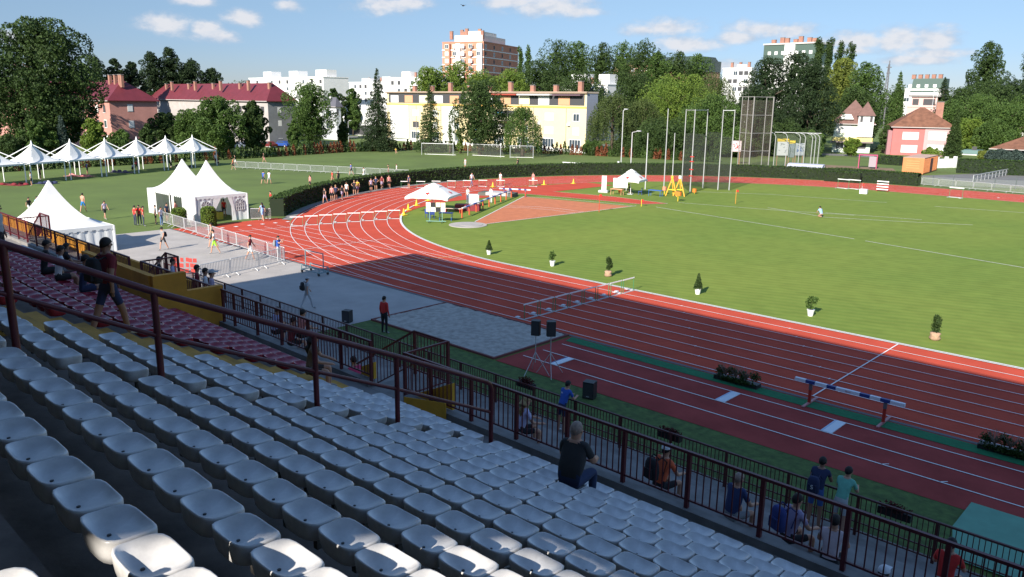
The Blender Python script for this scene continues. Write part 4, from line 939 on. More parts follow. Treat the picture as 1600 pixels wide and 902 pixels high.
for i, (px, py, c, lb) in enumerate(((1149, 319, (.55, .25, .03), 'thin orange pole standing on the lawn at the right of the cage'), (936, 332, (.5, .06, .03), 'thin red pole standing at the edge of the clay sector'), (1002, 323, yel_m, 'short yellow pole at the tip of the red apron'))):
    x, y = G(px, py); H = hgt(x, y, [297, 304, 312][i]); t = thing('marker_pole', lb, 'pole', (x, y, .02)); obj('pole', MB().tube((0, 0, 0), (0, 0, H), .035, n=6), c if not isinstance(c, tuple) else mat('pole_%d' % i, c, .6), t)
    obj('flag', MB().bb(0, .3, -.01, .01, H-.25, H), redp, t)
t = thing('banner', 'tall narrow pink and white banner on a grey base', 'banner', (*G(943, 301), .02), .35); H = hgt(*G(943, 301), 275)
obj('banner_sheet', MB().bb(-.28, .28, -.02, .02, .3, H), mat('banner_pink', (.60, .42, .48), .6, col2=(.75, .7, .72), scale=3), t); obj('base', MB().bb(-.6, .6, -.35, .35, 0, .28), galv, t); obj('pole', MB().bb(.28, .34, -.03, .03, .2, H), white_m, t)
t = thing('notice_panel', 'blank white panel standing in front of the far parasol', 'panel', (*G(969, 298), .02), .35); H = hgt(*G(969, 298), 279); obj('sheet', MB().bb(-.95, .95, -.03, .03, .35, H), white_m, t)
for x in (-.8, .8): obj('leg', MB().bb(x-.03, x+.03, -.03, .03, 0, .4), galv, t)
t = thing('control_box', 'small white box with red flag by the back straight', 'box', (*G(1349, 303), .02), .1); obj('box', MB().bb(-.45, .45, -.3, .3, 0, .6), white_m, t); obj('flag', MB().bb(-.25, .0, -.02, .02, .95, 1.3), redp, t); obj('flag_pole', MB().bb(-.26, -.22, -.02, .02, .6, 1.3), galv, t)
# ------------------------------------------------------------------ crowd barriers
def barrier_proto():
    t = thing('crowd_barrier', 'x', 'crowd barrier', (0, 0, 0)); L = 2.4; f = MB()
    f.path([(.04, 0, .18), (.04, 0, 1.05), (.10, 0, 1.10), (L-.10, 0, 1.10), (L-.04, 0, 1.05), (L-.04, 0, .18)], .024, 6); f.bar((.04, 0, .2), (L-.04, 0, .2), .04, .04); obj('frame', f, galv, t)
    p = MB()
    for i in range(1, 19): x = .04+i*(L-.08)/19; p.bb(x-.009, x+.009, -.009, .009, .2, 1.09)
    obj('bar_panel', p, galv, t)
    for x in (.4, L-.4): obj('foot', MB().path([(x, -.32, .02), (x, -.05, .17), (x, .05, .17), (x, .32, .02)], .022, 6), galv, t)
    return t
bp_ = barrier_proto(); first = [True]
def barriers(a, b_, fmt, grp, n=None):
    a = Vector(a); b_ = Vector(b_); d = b_-a; n = n or max(1, round(d.length/2.45)); rz = math.atan2(d.y, d.x)
    for i in range(n):
        p = a.lerp(b_, i/n); lb = fmt % ORD[i+1]; sc = (d.length/n/2.42, 1, 1)
        if first[0]:
            first[0] = False; bp_.location = (p.x, p.y, .02); bp_.rotation_euler = (0, 0, rz); bp_['label'] = lb; bp_['group'] = grp; bp_.scale = sc
        else: copy_tree(bp_, (p.x, p.y, .02), rz, lb, group=grp, scale=sc)
barriers(G(254, 350), G(446, 412), 'steel crowd barrier between plaza and track, %s from the marquee', 'crowd barriers beside the plaza')
barriers(G(446, 412), G(312, 443), 'steel crowd barrier across the plaza, %s from the track corner', 'crowd barriers across the plaza')
barriers(G(365, 263), G(640, 278), 'steel crowd barrier on the far lawn, %s from the canopies', 'crowd barriers on the far lawn')
barriers(G(392, 345), G(424, 345), 'steel crowd barrier between marquee and hedge, %s from the marquee', 'crowd barriers behind the marquee', 2)
barriers(G(287, 353), G(305, 357), 'steel crowd barrier leaning at the marquee wall, %s from the bush', 'crowd barriers at the marquee', 1)
barriers(G(1346, 283), G(1440, 290), 'steel crowd barrier by the far straight, %s from the clipped hedge', 'crowd barriers by the far straight')
barriers(G(1440, 290), G(1640, 308), 'steel crowd barrier right of the far straight, %s from the container side', 'crowd barriers by the far straight')
# red banner at fence corner
t = thing('safety_mesh', 'crumpled red plastic safety mesh beside the mustard parapet', 'safety mesh', (*G(300, 430), .02), .6); b = MB()
for i in range(6):
    for j in range(3): b.box((-1.2+.3*i, .1*math.sin(i*2+j), .25+.35*j), (.24, .02, .26), rz=.3*math.sin(i+j))
obj('mesh_sheet', b, mat('mesh_red', (.48, .05, .04), .7), t)
# ------------------------------------------------------------------ marquees
def pagoda(name, label, cx, cy, rz, w, d, eave, peak, walls=(), grp=None, power=2.1, valance=.3, windows=None, frame=False, fabric=None, legs=False):
    t = thing(name, label, 'marquee', (cx, cy, .0), rz, grp); fabric = fabric or tentw; b = MB(); rings = []; n = 8
    for j in range(17):
        q = j/16; z = eave+(peak-eave)*q**power; hx, hy = w/2*(1-q)+.03*q, d/2*(1-q)+.03*q; r = []
        for s_ in range(4):
            for i in range(n):
                u = -1+2*i/n; x, y = [(u, -1), (1, u), (-u, 1), (-1, -u)][s_]; sag = -.10*(1-q)*(1-u*u)*0
                k = 1-.05*(1-u*u)*math.sin(PI*min(1, q*1.4)); r.append((x*hx*k, y*hy*k, z+sag))
        rings.append(r)
    b.loft(rings, False, True); obj('roof_fabric', b, fabric, t, smooth=60)
    v = MB()
    for s_ in range(4):
        m = 24
        for i in range(m):
            u0, u1 = -1+2*i/m, -1+2*(i+1)/m; pp = []
            for u in (u0, u1): x, y = [(u, -1), (1, u), (-u, 1), (-1, -u)][s_]; pp.append((x*(w/2+.02), y*(d/2+.02)))
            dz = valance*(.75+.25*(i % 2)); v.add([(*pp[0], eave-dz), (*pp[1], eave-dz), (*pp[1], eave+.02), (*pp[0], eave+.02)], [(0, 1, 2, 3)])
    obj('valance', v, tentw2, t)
    po = MB()
    for sx in (-1, 1):
        for sy in (-1, 1): obj('pole', MB().bb(sx*w/2-.05, sx*w/2+.05, sy*d/2-.05, sy*d/2+.05, 0, eave), white_m, t)
    if frame:
        fr = MB()
        for sx in (-1, 1):
            for sy in (-1, 1): fr.bar((0, 0, peak+.05), (sx*(w/2+.1), sy*(d/2+.1), eave+.15), .10, .10)
        fr.lathe((0, 0, peak-.2), [(.12, 0), (.14, .3), (.02, .75)], 8); obj('outer_frame', fr, white_m, t)
    # pleated walls: side key, spans
    for (side, u0, u1) in walls:
        L = w if side in 'SN' else d; m = max(3, int(abs(u1-u0)*L/.18)); rows = []
        for zz in (0, eave-.04):
            r = []
            for i in range(m+1):
                u = (u0+(u1-u0)*i/m)*L; off = .035*math.sin(i*1.9)*(1.6 if zz == 0 else .6)
                x, y = {'S': (u, -d/2+.03+off), 'N': (u, d/2-.03+off), 'E': (w/2-.03+off, u), 'W': (-w/2+.03+off, u)}[side]; r.append((x, y, zz))
            rows.append(r)
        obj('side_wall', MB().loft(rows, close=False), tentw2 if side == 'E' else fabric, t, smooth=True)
    return t
# near marquee behind the railing
nm = pagoda('marquee', 'white pagoda marquee with a closed pleated wall right behind the stand railing', -27.35, -56.85, 0, 6.1, 6.1, 2.65, 1, walls=(('E', -.5, .5), ('S', -.5, .5), ('N', -.5, .5)), grp='pagoda marquees') if False else None
Hn = hgt(-27.35, -56.85, 282); en = hgt(-24.3, -53.8, 352)
pagoda('marquee', 'white pagoda marquee with a closed pleated wall right behind the stand railing', -27.35, -56.85, 0, 6.1, 6.1, en, Hn, walls=(('E', -.5, .5), ('S', -.5, .5), ('N', -.5, .5)))
eb = hgt(-32.7, -38.7, 302)
HB = hgt(-35.2, -41.2, 250.5); HA = hgt(-40.2, -41.2, 248.5)
tB = pagoda('marquee', 'white marquee with arched windows and tied-back door curtains', -35.2, -41.2, 0, 5, 5, eb, HB, walls=(('E', -.5, -.22), ('E', -.22, -.16), ('E', .18, .5), ('S', -.05, .5), ('S', -.5, -.38), ('N', -.5, .5)), grp='joined marquees')
tA = pagoda('marquee', 'white marquee joined behind the one with arched windows, front open', -40.2, -41.2, 0, 5, 5, eb, HA, walls=(('S', -.5, -.18), ('S', .42, .5), ('N', -.5, .5), ('W', -.5, .5)), grp='joined marquees')
for yc in (-1.55, 1.75):
    wn = MB(); arc_ = [(2.52, yc-.42, .95), (2.52, yc+.42, .95)]+[(2.52, yc+.42*math.cos(a), 1.55+.42*math.sin(a)) for a in np.linspace(0, PI, 12)]
    wf = obj('arched_window', MB().wallpoly(arc_, .02, (1, 0, 0)), mat('tent_window', (.20, .19, .22), .2), tB)
    g = MB()
    for k_ in range(-2, 3): g.bb(2.545, 2.565, yc+k_*.2-.012, yc+k_*.2+.012, .95, 1.55)
    for zz in (.95, 1.25, 1.55): g.bb(2.545, 2.565, yc-.42, yc+.42, zz-.012, zz+.012)
    for a in (.6, 1.2, 1.9, 2.5): g.bar((2.555, yc, 1.55), (2.555, yc+.4*math.cos(a), 1.55+.4*math.sin(a)), .02, .02)
    obj('muntins', g, white_m, wf)
for s_, y0, y1 in ((1, -.75, -.35), (-1, .95, .5)):
    c = MB().add([(2.5, y0, eb), (2.5, y1 if s_ < 0 else .1, eb), (2.55, y0-.05*s_, .9), (2.55, y0-.25*s_, .9), (2.55, y0-.35*s_, 0), (2.5, y0+.1*s_, 0)], [(0, 1, 2, 3), (3, 2, 5, 4)]); obj('door_curtain', c, tentw, tB)
t = thing('bin', 'small yellow bin at the marquee door', 'bin', (*G(344, 343), .02)); obj('bin_body', MB().bb(-.25, .25, -.2, .2, 0, .7), mat('bin_yellow', (.6, .5, .05), .6), t); obj('lid', MB().bb(-.27, .27, -.22, .22, .7, .75), black_m, t)
# canopy row
P0 = Vector((-80.6, -39.0)); d_ = Vector((-91.6+80.6, -12.2+39.0)); dd_ = d_.normalized(); pitch = d_.length/5; nn_ = Vector((-dd_.y, dd_.x))
for i in range(-1, 6):
    c = P0+dd_*(pitch*i-2.5)+nn_*2.5; Hp = hgt(c.x, c.y, {-1: 232, 0: 226, 1: 223, 2: 221, 3: 219, 4: 217, 5: 215.5}[i]); e = 2.6
    pagoda('canopy', 'white open canopy with outer frame on the far lawn, %s from the left' % ORD[i+2], c.x, c.y, math.atan2(dd_.y, dd_.x), 5, 5, e, Hp, grp='open canopies on the far lawn', frame=True, valance=.22, power=1.7)
for i, (px, py, w_, c_, lb) in enumerate(((70, 287, 3, NAVY, 'blue blanket'), (125, 275.5, 4, PNK, 'pink towels'), (190, 269.5, 3.5, (.12, .1, .16), 'dark bags'), (20, 289, 4, DKR, 'dark red blanket'), (285, 261, 3, BLK, 'dark bags beyond'))):
    t = thing('belongings', '%s lying on the ground under the canopies' % lb, 'belongings', (*G(px, py), .01), .5); q = MB()
    for k_ in range(5): q.ell((RNG.uniform(-w_/2, w_/2), RNG.uniform(-.8, .8), .12), (.4, .25, .2), 8, 5)
    q.bb(-w_/2, w_/2, -.9, .9, 0, .03); obj('cloth', q, cloth(c_), t, smooth=40)
# ------------------------------------------------------------------ hedges and bushes
def hedge(name, label, path, w, H, m, dens=60, ls=.16, core=(.012, .022, .008), cat='hedge'):
    t = thing(name, label, cat, (path[0][0], path[0][1], 0)); o = Vector((path[0][0], path[0][1])); P = [Vector(p)-o for p in path]; L_, R_ = [], []
    for i, p in enumerate(P):
        d = (P[min(i+1, len(P)-1)]-P[max(i-1, 0)]).normalized(); q = Vector((-d.y, d.x))*w/2; L_.append(p+q); R_.append(p-q)
    rings = [[(L_[i].x, L_[i].y, 0), (R_[i].x, R_[i].y, 0), (R_[i].x, R_[i].y, H*.96), (L_[i].x, L_[i].y, H*.96)] for i in range(len(P))]
    obj('hedge_core', MB().loft(rings, True, True), mat('hedge_core', core, .95), t)
    pts = []
    for i in range(len(P)-1):
        l = (P[i+1]-P[i]).length; n = int(l*dens*(2*H+w)/ (2.+w))
        for _ in range(n):
            u = random.random(); c = P[i].lerp(P[i+1], u); a = L_[i].lerp(L_[i+1], u); b_ = R_[i].lerp(R_[i+1], u); r = random.random()*(2*H+w)
            bump = random.uniform(-.03, .07)
            if r < H: q = a+(a-c).normalized()*bump; pts.append((q.x, q.y, r))
            elif r < 2*H: q = b_+(b_-c).normalized()*bump; pts.append((q.x, q.y, r-H))
            else: q = a.lerp(b_, (r-2*H)/w); pts.append((q.x, q.y, H+bump))
    leaf_obj('hedge_leaves', pts, ls, m, t); return t
hr = 48.35; a0 = math.atan2(-36.1, -32.6); hp1 = [(hr*math.cos(a), hr*math.sin(a)) for a in np.linspace(a0, -PI*1.5, 60)]+[(-12.3, hr+.6)]
hp1[0] = (-32.3, -35.9)
hedge('hedge', 'long clipped hedge curving round the outside of the track', hp1, 1.3, 1.75, lf_hedge, dens=130, ls=.19)
hedge('hedge', 'short clipped hedge block behind the far straight, beside the barriers', [G(1289, 283), G(1344, 286.5)], 1.2, 1.5, lf_hedge, dens=130, ls=.19)
b = MB(); b.ring(RO+.3, RO+1.2, a0+.05+2*PI, a0-.9+2*PI, .03, 30); struct('hedge_path', b, conc_w)
hedge('hedge', 'high clipped hedge in front of the small hut and the paved yard', [G(1494, 270), G(1560, 273), G(1640, 276)], 1.5, 2.4, lf_hedge, dens=100, ls=.28)
hedge('hedge', 'dark hedge behind the orange container left of the pink house', [G(1368, 256), G(1408, 259)], 1.5, 1.7, lf_hedge, dens=90, ls=.28)
for i, (px, py, ty, lb) in enumerate(((281, 354, 325, 'round clipped bush beside the open marquee'), (327, 354, 323, 'round clipped bush in front of the arched window'))):
    x, y = G(px, py); H = hgt(x, y, ty); r = 10.5/ppm(x, y); t = thing('clipped_bush', lb, 'bush', (x, y, 0), 0, 'clipped bushes by the marquee')
    obj('core', MB().lathe((0, 0, 0), [(r*.7, 0), (r*.9, .3), (r*.9, H*.85), (r*.6, H*.95)], 14), mat('hedge_core', (.012, .022, .008)), t)
    a = RNG.rand(2200)*6.28; z = RNG.rand(2200); rr = r*np.clip(1.02-.35*np.clip(z-.85, 0, 1)/.15, .1, 1.02)*(.97+.08*RNG.rand(2200)); rr = np.where(z > .97, r*.75*np.sqrt(RNG.rand(2200)), rr)
    leaf_obj('foliage', np.stack([rr*np.cos(a), rr*np.sin(a), z*H], 1), .12, lf_bright, t)
# thuja row
def thuja(m, H=2.1, r=.42, n=170):
    z = RNG.rand(n); a = RNG.rand(n)*6.28; q = r*(1-z**2.2)*(.75+.35*RNG.rand(n)); return leafcloud(np.stack([q*np.cos(a), q*np.sin(a), .08+z*H], 1), .30)
th = []
for i, m in enumerate((lf_hedge, lf_dark, lf_brown, lf_mid)):
    for k_ in range(2):
        v, f = thuja(m); me = bpy.data.meshes.new('thuja'); me.from_pydata(v.tolist(), [], f.tolist()); me.materials.append(m); th.append(me)
tp = [(-97.5, -52), (-100.5, -30), (-104, 1.8), (-108, 26.7)]+[(-108+20*u*.55+0*u, 26.7+29.2*u) for u in (.5, 1.)]+[(-88, 55.9), (-62, 63.7), (-44, 66)]
tp = [(-97.5, -52), (-100.5, -30), (-104, 1.8), (-109, 27), (-106, 45), (-90, 55.5), (-62, 63.7), (-42, 66)]
acc = 0; cnt = 0
for i in range(len(tp)-1):
    a = Vector(tp[i]); b_ = Vector(tp[i+1]); L = (b_-a).length; s_ = acc
    while s_ < L:
        p = a.lerp(b_, s_/L); px = proj((p.x, p.y, 1))[0]
        if px > -10:
            br = (.35 if px < 420 else .5) if (120 < px < 330 or 420 < px < 1060) else .12
            me = th[4+random.randint(0, 1)] if random.random() < br else th[random.choice((0, 1, 2, 3, 0, 1, 6))]
            o = bpy.data.objects.new('thuja_shrub', me); COL.objects.link(o); o.location = (p.x+random.uniform(-.1, .1), p.y, 0); s2 = random.uniform(.8, 1.15); o.scale = (s2, s2, s2*random.uniform(.85, 1.15)); o.rotation_euler = (0, 0, random.random()*6)
            brown = me in th[4:6]
            tag(o, 'brown withered columnar shrub in the row edging the far lawn' if brown else 'green columnar shrub in the row edging the far lawn', 'shrub', 'brown shrubs edging the far lawn' if brown else 'green shrubs edging the far lawn'); cnt += 1
        s_ += .95
    acc = s_-L
# ------------------------------------------------------------------ goals
def goal(lb, pL, pR, ty):
    a = Vector(G(*pL)); b_ = Vector(G(*pR)); H = hgt(a.x, a.y, ty); d = (b_-a); L = d.length; t = thing('football_goal', lb, 'goal', (a.x, a.y, 0), math.atan2(d.y, d.x), 'football goals')
    for x in (0, L): obj('post', MB().tube((x, 0, 0), (x, 0, H), .055, n=8), galv, t)
    obj('crossbar', MB().tube((0, 0, H), (L, 0, H), .055, n=8), galv, t)
    nb = MB(); nb.add([(0, 0, H), (L, 0, H), (L, 1.8, 0), (0, 1.8, 0), (0, 0, 0), (L, 0, 0)], [(0, 1, 2, 3), (0, 3, 4), (1, 5, 2)]); obj('net', nb, netmat('goal_net', (.6, .6, .58), .10), t); obj('back_frame', MB().bar((0, 1.8, .05), (L, 1.8, .05), .08, .08), white_m, t)
goal('white football goal, left of the three at the lawn end', (659, 242), (708, 243.5), 224); goal('white football goal with a sagging net, middle of the three', (731, 243.5), (782, 246), 225); goal('white football goal partly behind the hedge, right of the three', (797, 247), (833, 247.5), 228)
t = thing('team_bench', 'low white bench rail lying behind the hedge', 'bench', (*G(910, 259), .02), .2); obj('seat', MB().bb(-4, 4, -.2, .2, .35, .45), white_m, t)
for x in (-3.8, 3.8): obj('leg', MB().bb(x-.05, x+.05, -.15, .15, 0, .35), galv, t)
# ------------------------------------------------------------------ hammer cage, masts
lean_tops = [(1045.5, 170, 1037, 297), (1074, 171, 1065, 291), (1089.5, 171, 1078, 302), (1109.5, 171, 1098, 294), (1133, 171.5, 1121.5, 297), (1150.5, 171.5, 1139, 297.5)]
cg = thing('hammer_cage', 'tall hammer throwing cage of grey poles with dark netting on the infield', 'throwing cage', (*G(1098, 296), 0)); cx0, cy0 = G(1098, 296); tops_ = []
for tx, ty, bx, by in lean_tops:
    x, y = G(bx, by); H = hgt(x, y, ty); tops_.append((x-cx0, y-cy0, H)); obj('pole', MB().tube((x-cx0, y-cy0, 0), (x-cx0, y-cy0, H), .075, .055, n=8), mat('cage_pole', (.36, .37, .37), .6), cg)
nm_ = netmat('cage_net', (.03, .035, .03), .42)
for i, j, h0, h1 in ((1, 3, .2, 7.2), (3, 4, .1, 7.5), (4, 5, .1, 7.0), (2, 1, .1, 4.)):
    a, b_ = tops_[i], tops_[j]; obj('net', MB().add([(a[0], a[1], h0), (b_[0], b_[1], h0), (b_[0], b_[1], h1), (a[0], a[1], h1)], [(0, 1, 2, 3)]), nm_, cg)
for i, j in ((1, 2), (2, 3), (4, 5)): a, b_ = tops_[i], tops_[j]; obj('crossbar', MB().bar((a[0], a[1], a[2]-.1), (b_[0], b_[1], b_[2]-.1), .08, .08), galv, cg)
a, b_ = tops_[0], tops_[1]; q0 = Vector(G(989, 280))-Vector((cx0, cy0)); 
for i in range(4): a = tops_[5]; obj('red_clamp', MB().box((tops_[2][0], tops_[2][1], 2.2+2.4*i if i < 2 else 1.+i), (.5, .2, .12)), redp, cg)
def mast(lb, bx, by, tx, ty, r=.08, lampw=0, name='floodlight_mast', cat='mast'):
    x, y = G(bx, by); H = hgt(x, y, ty); t = thing(name, lb, cat, (x, y, 0)); obj('pole', MB().tube((0, 0, 0), (0, 0, H), r, r*.7, n=8), galv, t)
    if lampw: obj('arm', MB().bar((0, 0, H), (lampw, .1, H+.25), .08, .08), galv, t); obj('lamp', MB().box((lampw, .1, H+.25), (.7, .3, .15)), galv, t)
    return t
mast('tall thin lamp mast left of the hammer cage', 970, 264, 973, 173, .09, .5); mast('street lamp with a bent arm behind the far parasol', 985, 272, 988, 207, .1, 1.2, 'street_lamp', 'street lamp')
mast('plain grey pole between the street lamp and the cage', 1008, 296, 1012, 208); mast('short grey pole inside the cage area', 1050, 286, 1054, 208, .06); mast('thin pole behind the far parasol', 966, 265, 967, 252, .3)
for i, (bx, by, ty, lb) in enumerate(((545, 222, 190, 'lamp post beside the low white building'), (634, 226, 209, 'signpost in front of the conifer'), (1317, 240, 205, 'thin lamp post left of the mint villa garden'), (1376, 160, 118, 'x'))):
    if lb != 'x': mast(lb, bx, by, bx, ty, .07, .8 if i == 0 else 0, 'street_lamp', 'lamp post')
# second, lattice cage
cx0, cy0 = G(1172, 264); t = thing('lattice_cage', 'high lattice throwing cage with hanging brown nets behind the far straight', 'throwing cage', (cx0, cy0, 0)); Hc = hgt(cx0, cy0, 151)
xs_ = [(1152, 262, 1152), (1161, 263, 1165), (1170, 264, 1180), (1189, 263, 1196), (1200, 263, 1208)]
base = [Vector(G(px, py))-Vector((cx0, cy0)) for px, py, _ in xs_]
for k_, p in enumerate(base): obj('pole', MB().bar((p.x, p.y, 0), (p.x, p.y, Hc), .16 if k_ in (2, 4) else .10, .16 if k_ in (2, 4) else .10), mat('pole_grey', (.26, .25, .24), .7), t)
for u in (.25, .5, .75, 1.): 
    bar_ = MB()
    for k_ in range(len(base)-1): bar_.bar((base[k_].x, base[k_].y, Hc*u-.05), (base[k_+1].x, base[k_+1].y, Hc*u-.05), .09, .09)
    obj('crossbar', bar_, mat('pole_grey', (.42, .40, .38)), t)
for k_ in range(len(base)-1):
    a, b_ = base[k_], base[k_+1]; nb = MB(); m = 8; rows = []
    for zz in (0, Hc*.95): rows.append([(a.x+(b_.x-a.x)*i/m, a.y+(b_.y-a.y)*i/m+.25*math.sin(i*2.1), zz) for i in range(m+1)])
    obj('net', nb.loft(rows, close=False), netmat('brown_net', (.16, .13, .11), .26), t)
# low cage with boards
cx0, cy0 = G(1242, 262); t = thing('practice_cage', 'low netted practice cage with curved top poles behind the dugout', 'practice cage', (cx0, cy0, 0)); Hc = hgt(cx0, cy0, 207)
for px in (1208, 1226, 1246, 1254, 1265, 1270, 1276):
    p = Vector(G(px, 262+(px-1208)*.06))-Vector((cx0, cy0)); s_ = -1 if px > 1260 else 1; obj('pole', MB().path([(p.x, p.y, 0), (p.x, p.y, Hc*.88), (p.x-.3*abs(s_), p.y, Hc*.96), (p.x-1.1, p.y, Hc)], .06, 6), mat('cage_pole', (.36, .37, .37), .6), t)
pa = Vector(G(1206, 262))-Vector((cx0, cy0)); pb = Vector(G(1278, 265))-Vector((cx0, cy0)); obj('crossbar', MB().bar((pa.x, pa.y, Hc), (pb.x, pb.y, Hc), .08, .08), galv, t)
obj('net', MB().add([(pa.x, pa.y+.3, 0), (pb.x, pb.y+.3, 0), (pb.x, pb.y+.3, Hc*.95), (pa.x, pa.y+.3, Hc*.95)], [(0, 1, 2, 3)]), netmat('green_net', (.10, .13, .08), .38), t)
def board(lb, px0, px1, py0, py1, D, m, scrib=None, top=None):
    x0, y0 = at_depth(px0, D); x1, y1 = at_depth(px1, D); z0 = hgt(x0, y0, py1); z1 = hgt(x0, y0, py0); d = Vector((x1-x0, y1-y0)); L = d.length; t = thing('billboard', lb, 'billboard', (x0, y0, 0), math.atan2(d.y, d.x), 'boards behind the practice cage')
    obj('panel', MB().bb(0, L, -.04, .04, z0, z1), m, t)
    if top: obj('top_strip', MB().bb(0, L, -.07, -.045, z1-(z1-z0)*.17, z1+.02), top, t)
    s = MB()
    for i in range(9): zz = z0+(z1-z0)*(.15+.6*RNG.rand()); xx = L*(.15+.6*RNG.rand()); s.bar((xx, -.06, zz), (xx+L*.15, -.06, zz+.15*RNG.uniform(-1, 2)), .02, .12)
    obj('lettering', s, scrib or bl, t)
    for x in (.1*L, .9*L): obj('leg', MB().bb(x-.07, x+.07, .05, .2, 0, z1), mat('leg_orange', (.45, .22, .12), .7), t)
Db = float((np.array([*G(1230, 262), 0])-CC)@FF)
board('white billboard with a yellow top strip and slanted grey writing', 1211, 1229, 217, 243, Db+1.2, mat('board_w', (.75, .76, .78), .6), mat('scrib_grey', (.35, .38, .42), .7), yel_m)
board('blue-grey picture billboard in the middle of the three', 1230, 1239, 220, 246, Db+1.6, mat('board_b', (.25, .30, .36), .6, noise=.4, scale=2), mat('scrib_grey', (.35, .38, .42), .7), yel_m); board('white and blue billboard at the right of the three', 1240, 1254, 224, 243, Db+1.3, mat('board_wb', (.65, .68, .73), .6, col2=(.3, .34, .42), scale=1.2), bl)
board('red and white advertising board by the cage pole foot', 1141, 1156, 220, 237, Db+6, mat('board_rw', (.70, .66, .68), .6, col2=(.45, .3, .3), scale=1.2), redp)
x0, y0 = G(1226, 277.5); x1, y1 = G(1281, 281); d = Vector((x1-x0, y1-y0)); L = d.length; t = thing('dugout', 'long white dugout with a grey curved roof behind the hedge', 'dugout', (x0, y0+.6, 0), math.atan2(d.y, d.x)); H = hgt(x1, y1+.6, 262)
obj('roof', MB().wallpoly([(0, -.3, H), (0, .3, H+.35), (0, 1.3, H+.4), (0, 1.3, H+.3), (0, -.3, H-.1)], L, (1, 0, 0)), mat('dug_roof', (.42, .43, .52), .5), t); obj('back_wall', MB().bb(0, L, 1.1, 1.2, 0, H+.25), white_m, t)
for x in (0.03, L-.03): obj('side_wall', MB().bb(x-.03, x+.03, .0, 1.1, 0, H), white_m, t)
obj('front_panel', MB().bb(0, L, -.3, -.25, H-.45, H-.08), white_m, t)
# orange container
x0, y0 = G(1408.5, 271.5); t = thing('shipping_container', 'orange shipping container standing on the grass in front of the pink house', 'container', (x0, y0, 0), math.radians(96)); b = MB()
Lc = 12.2; Wc = 3.3
b.bb(0, Lc, -Wc, 0, .1, 2.75)
for i in range(40): b.bb(.2+i*.29, .32+i*.29, -Wc-.03, -Wc, .25, 2.6)
obj('shell', b, mat('container_orange', (.55, .20, .07), .6, noise=.15, scale=.8), t); obj('roof', MB().bb(-.02, Lc+.02, -Wc-.02, .02, 2.75, 2.80), mat('container_top', (.5, .34, .26), .7), t)
b = MB()
for i in range(4): b.bb(-.04, 0, -2.6, -.6, 1.0+.38*i, 1.1+.38*i)
obj('end_door', b, mat('container_lines', (.70, .30, .12), .6), t); obj('side_door', MB().bb(5.2, 7.3, -Wc-.06, -Wc-.031, .15, 2.5), mat('graffiti', (.12, .05, .04), .8, noise=.5, scale=2), t)
# ------------------------------------------------------------------ buildings
WS = mat('shutter_white', (.72, .72, .70), .6); WG = glass; WB = mat('shutter_blue', (.05, .28, .50), .6); WD = mat('recess_dark', (.06, .06, .065), .7)
def window(t, side, u, z, w, h, L, W, style='s', sgn=-1):
    """side F (front y=0) or S (side x=0); u = metres along from the corner"""
    if side == 'F': f = lambda a0, a1, d0, d1, z0, z1: (min(sgn*a0, sgn*a1), max(sgn*a0, sgn*a1), -d1, -d0, z0, z1)
    else: f = lambda a0, a1, d0, d1, z0, z1: ((d0, d1) if sgn < 0 else (-d1, -d0))+(a0, a1, z0, z1)
    def bx(*a): return MB().bb(*f(*a))
    if style == 's': wd = obj('window', bx(u-w/2-.08, u+w/2+.08, .0, .05, z-.08, z+h+.08), mat('win_frame', (.55, .55, .53), .6), t); obj('shutter', bx(u-w/2, u+w/2, .05, .08, z, z+h), WS, wd)
    elif style == 'b': wd = obj('window', bx(u-w/2, u+w/2, .0, .05, z, z+h), WG, t); obj('shutter', bx(u-w/2, u-w*.12, .05, .09, z, z+h), WB, wd); obj('shutter', bx(u+w*.15, u+w/2, .05, .09, z, z+h), WB, wd)
    elif style == 'd': wd = obj('window', bx(u-w/2, u+w/2, .0, .04, z, z+h), WD, t); obj('sill', bx(u-w/2-.1, u+w/2+.1, .04, .12, z-.1, z), WS, wd)
    elif style == 'r': wd = obj('window', bx(u-w/2, u+w/2, .0, .05, z, z+h), mat('win_red', (.35, .03, .05), .6), t); obj('sill', bx(u-w/2-.1, u+w/2+.1, .05, .12, z-.1, z), WS, wd)
    else:
        wd = obj('window', bx(u-w/2-.1, u+w/2+.1, .0, .06, z-.1, z+h+.1), WS, t); nn = max(1, round(w/.9))
        for i in range(nn): a = u-w/2+w*i/nn; obj('pane', bx(a+.06, a+w/nn-.06, .06, .09, z+.05, z+h-.05), WG, wd)
    return wd
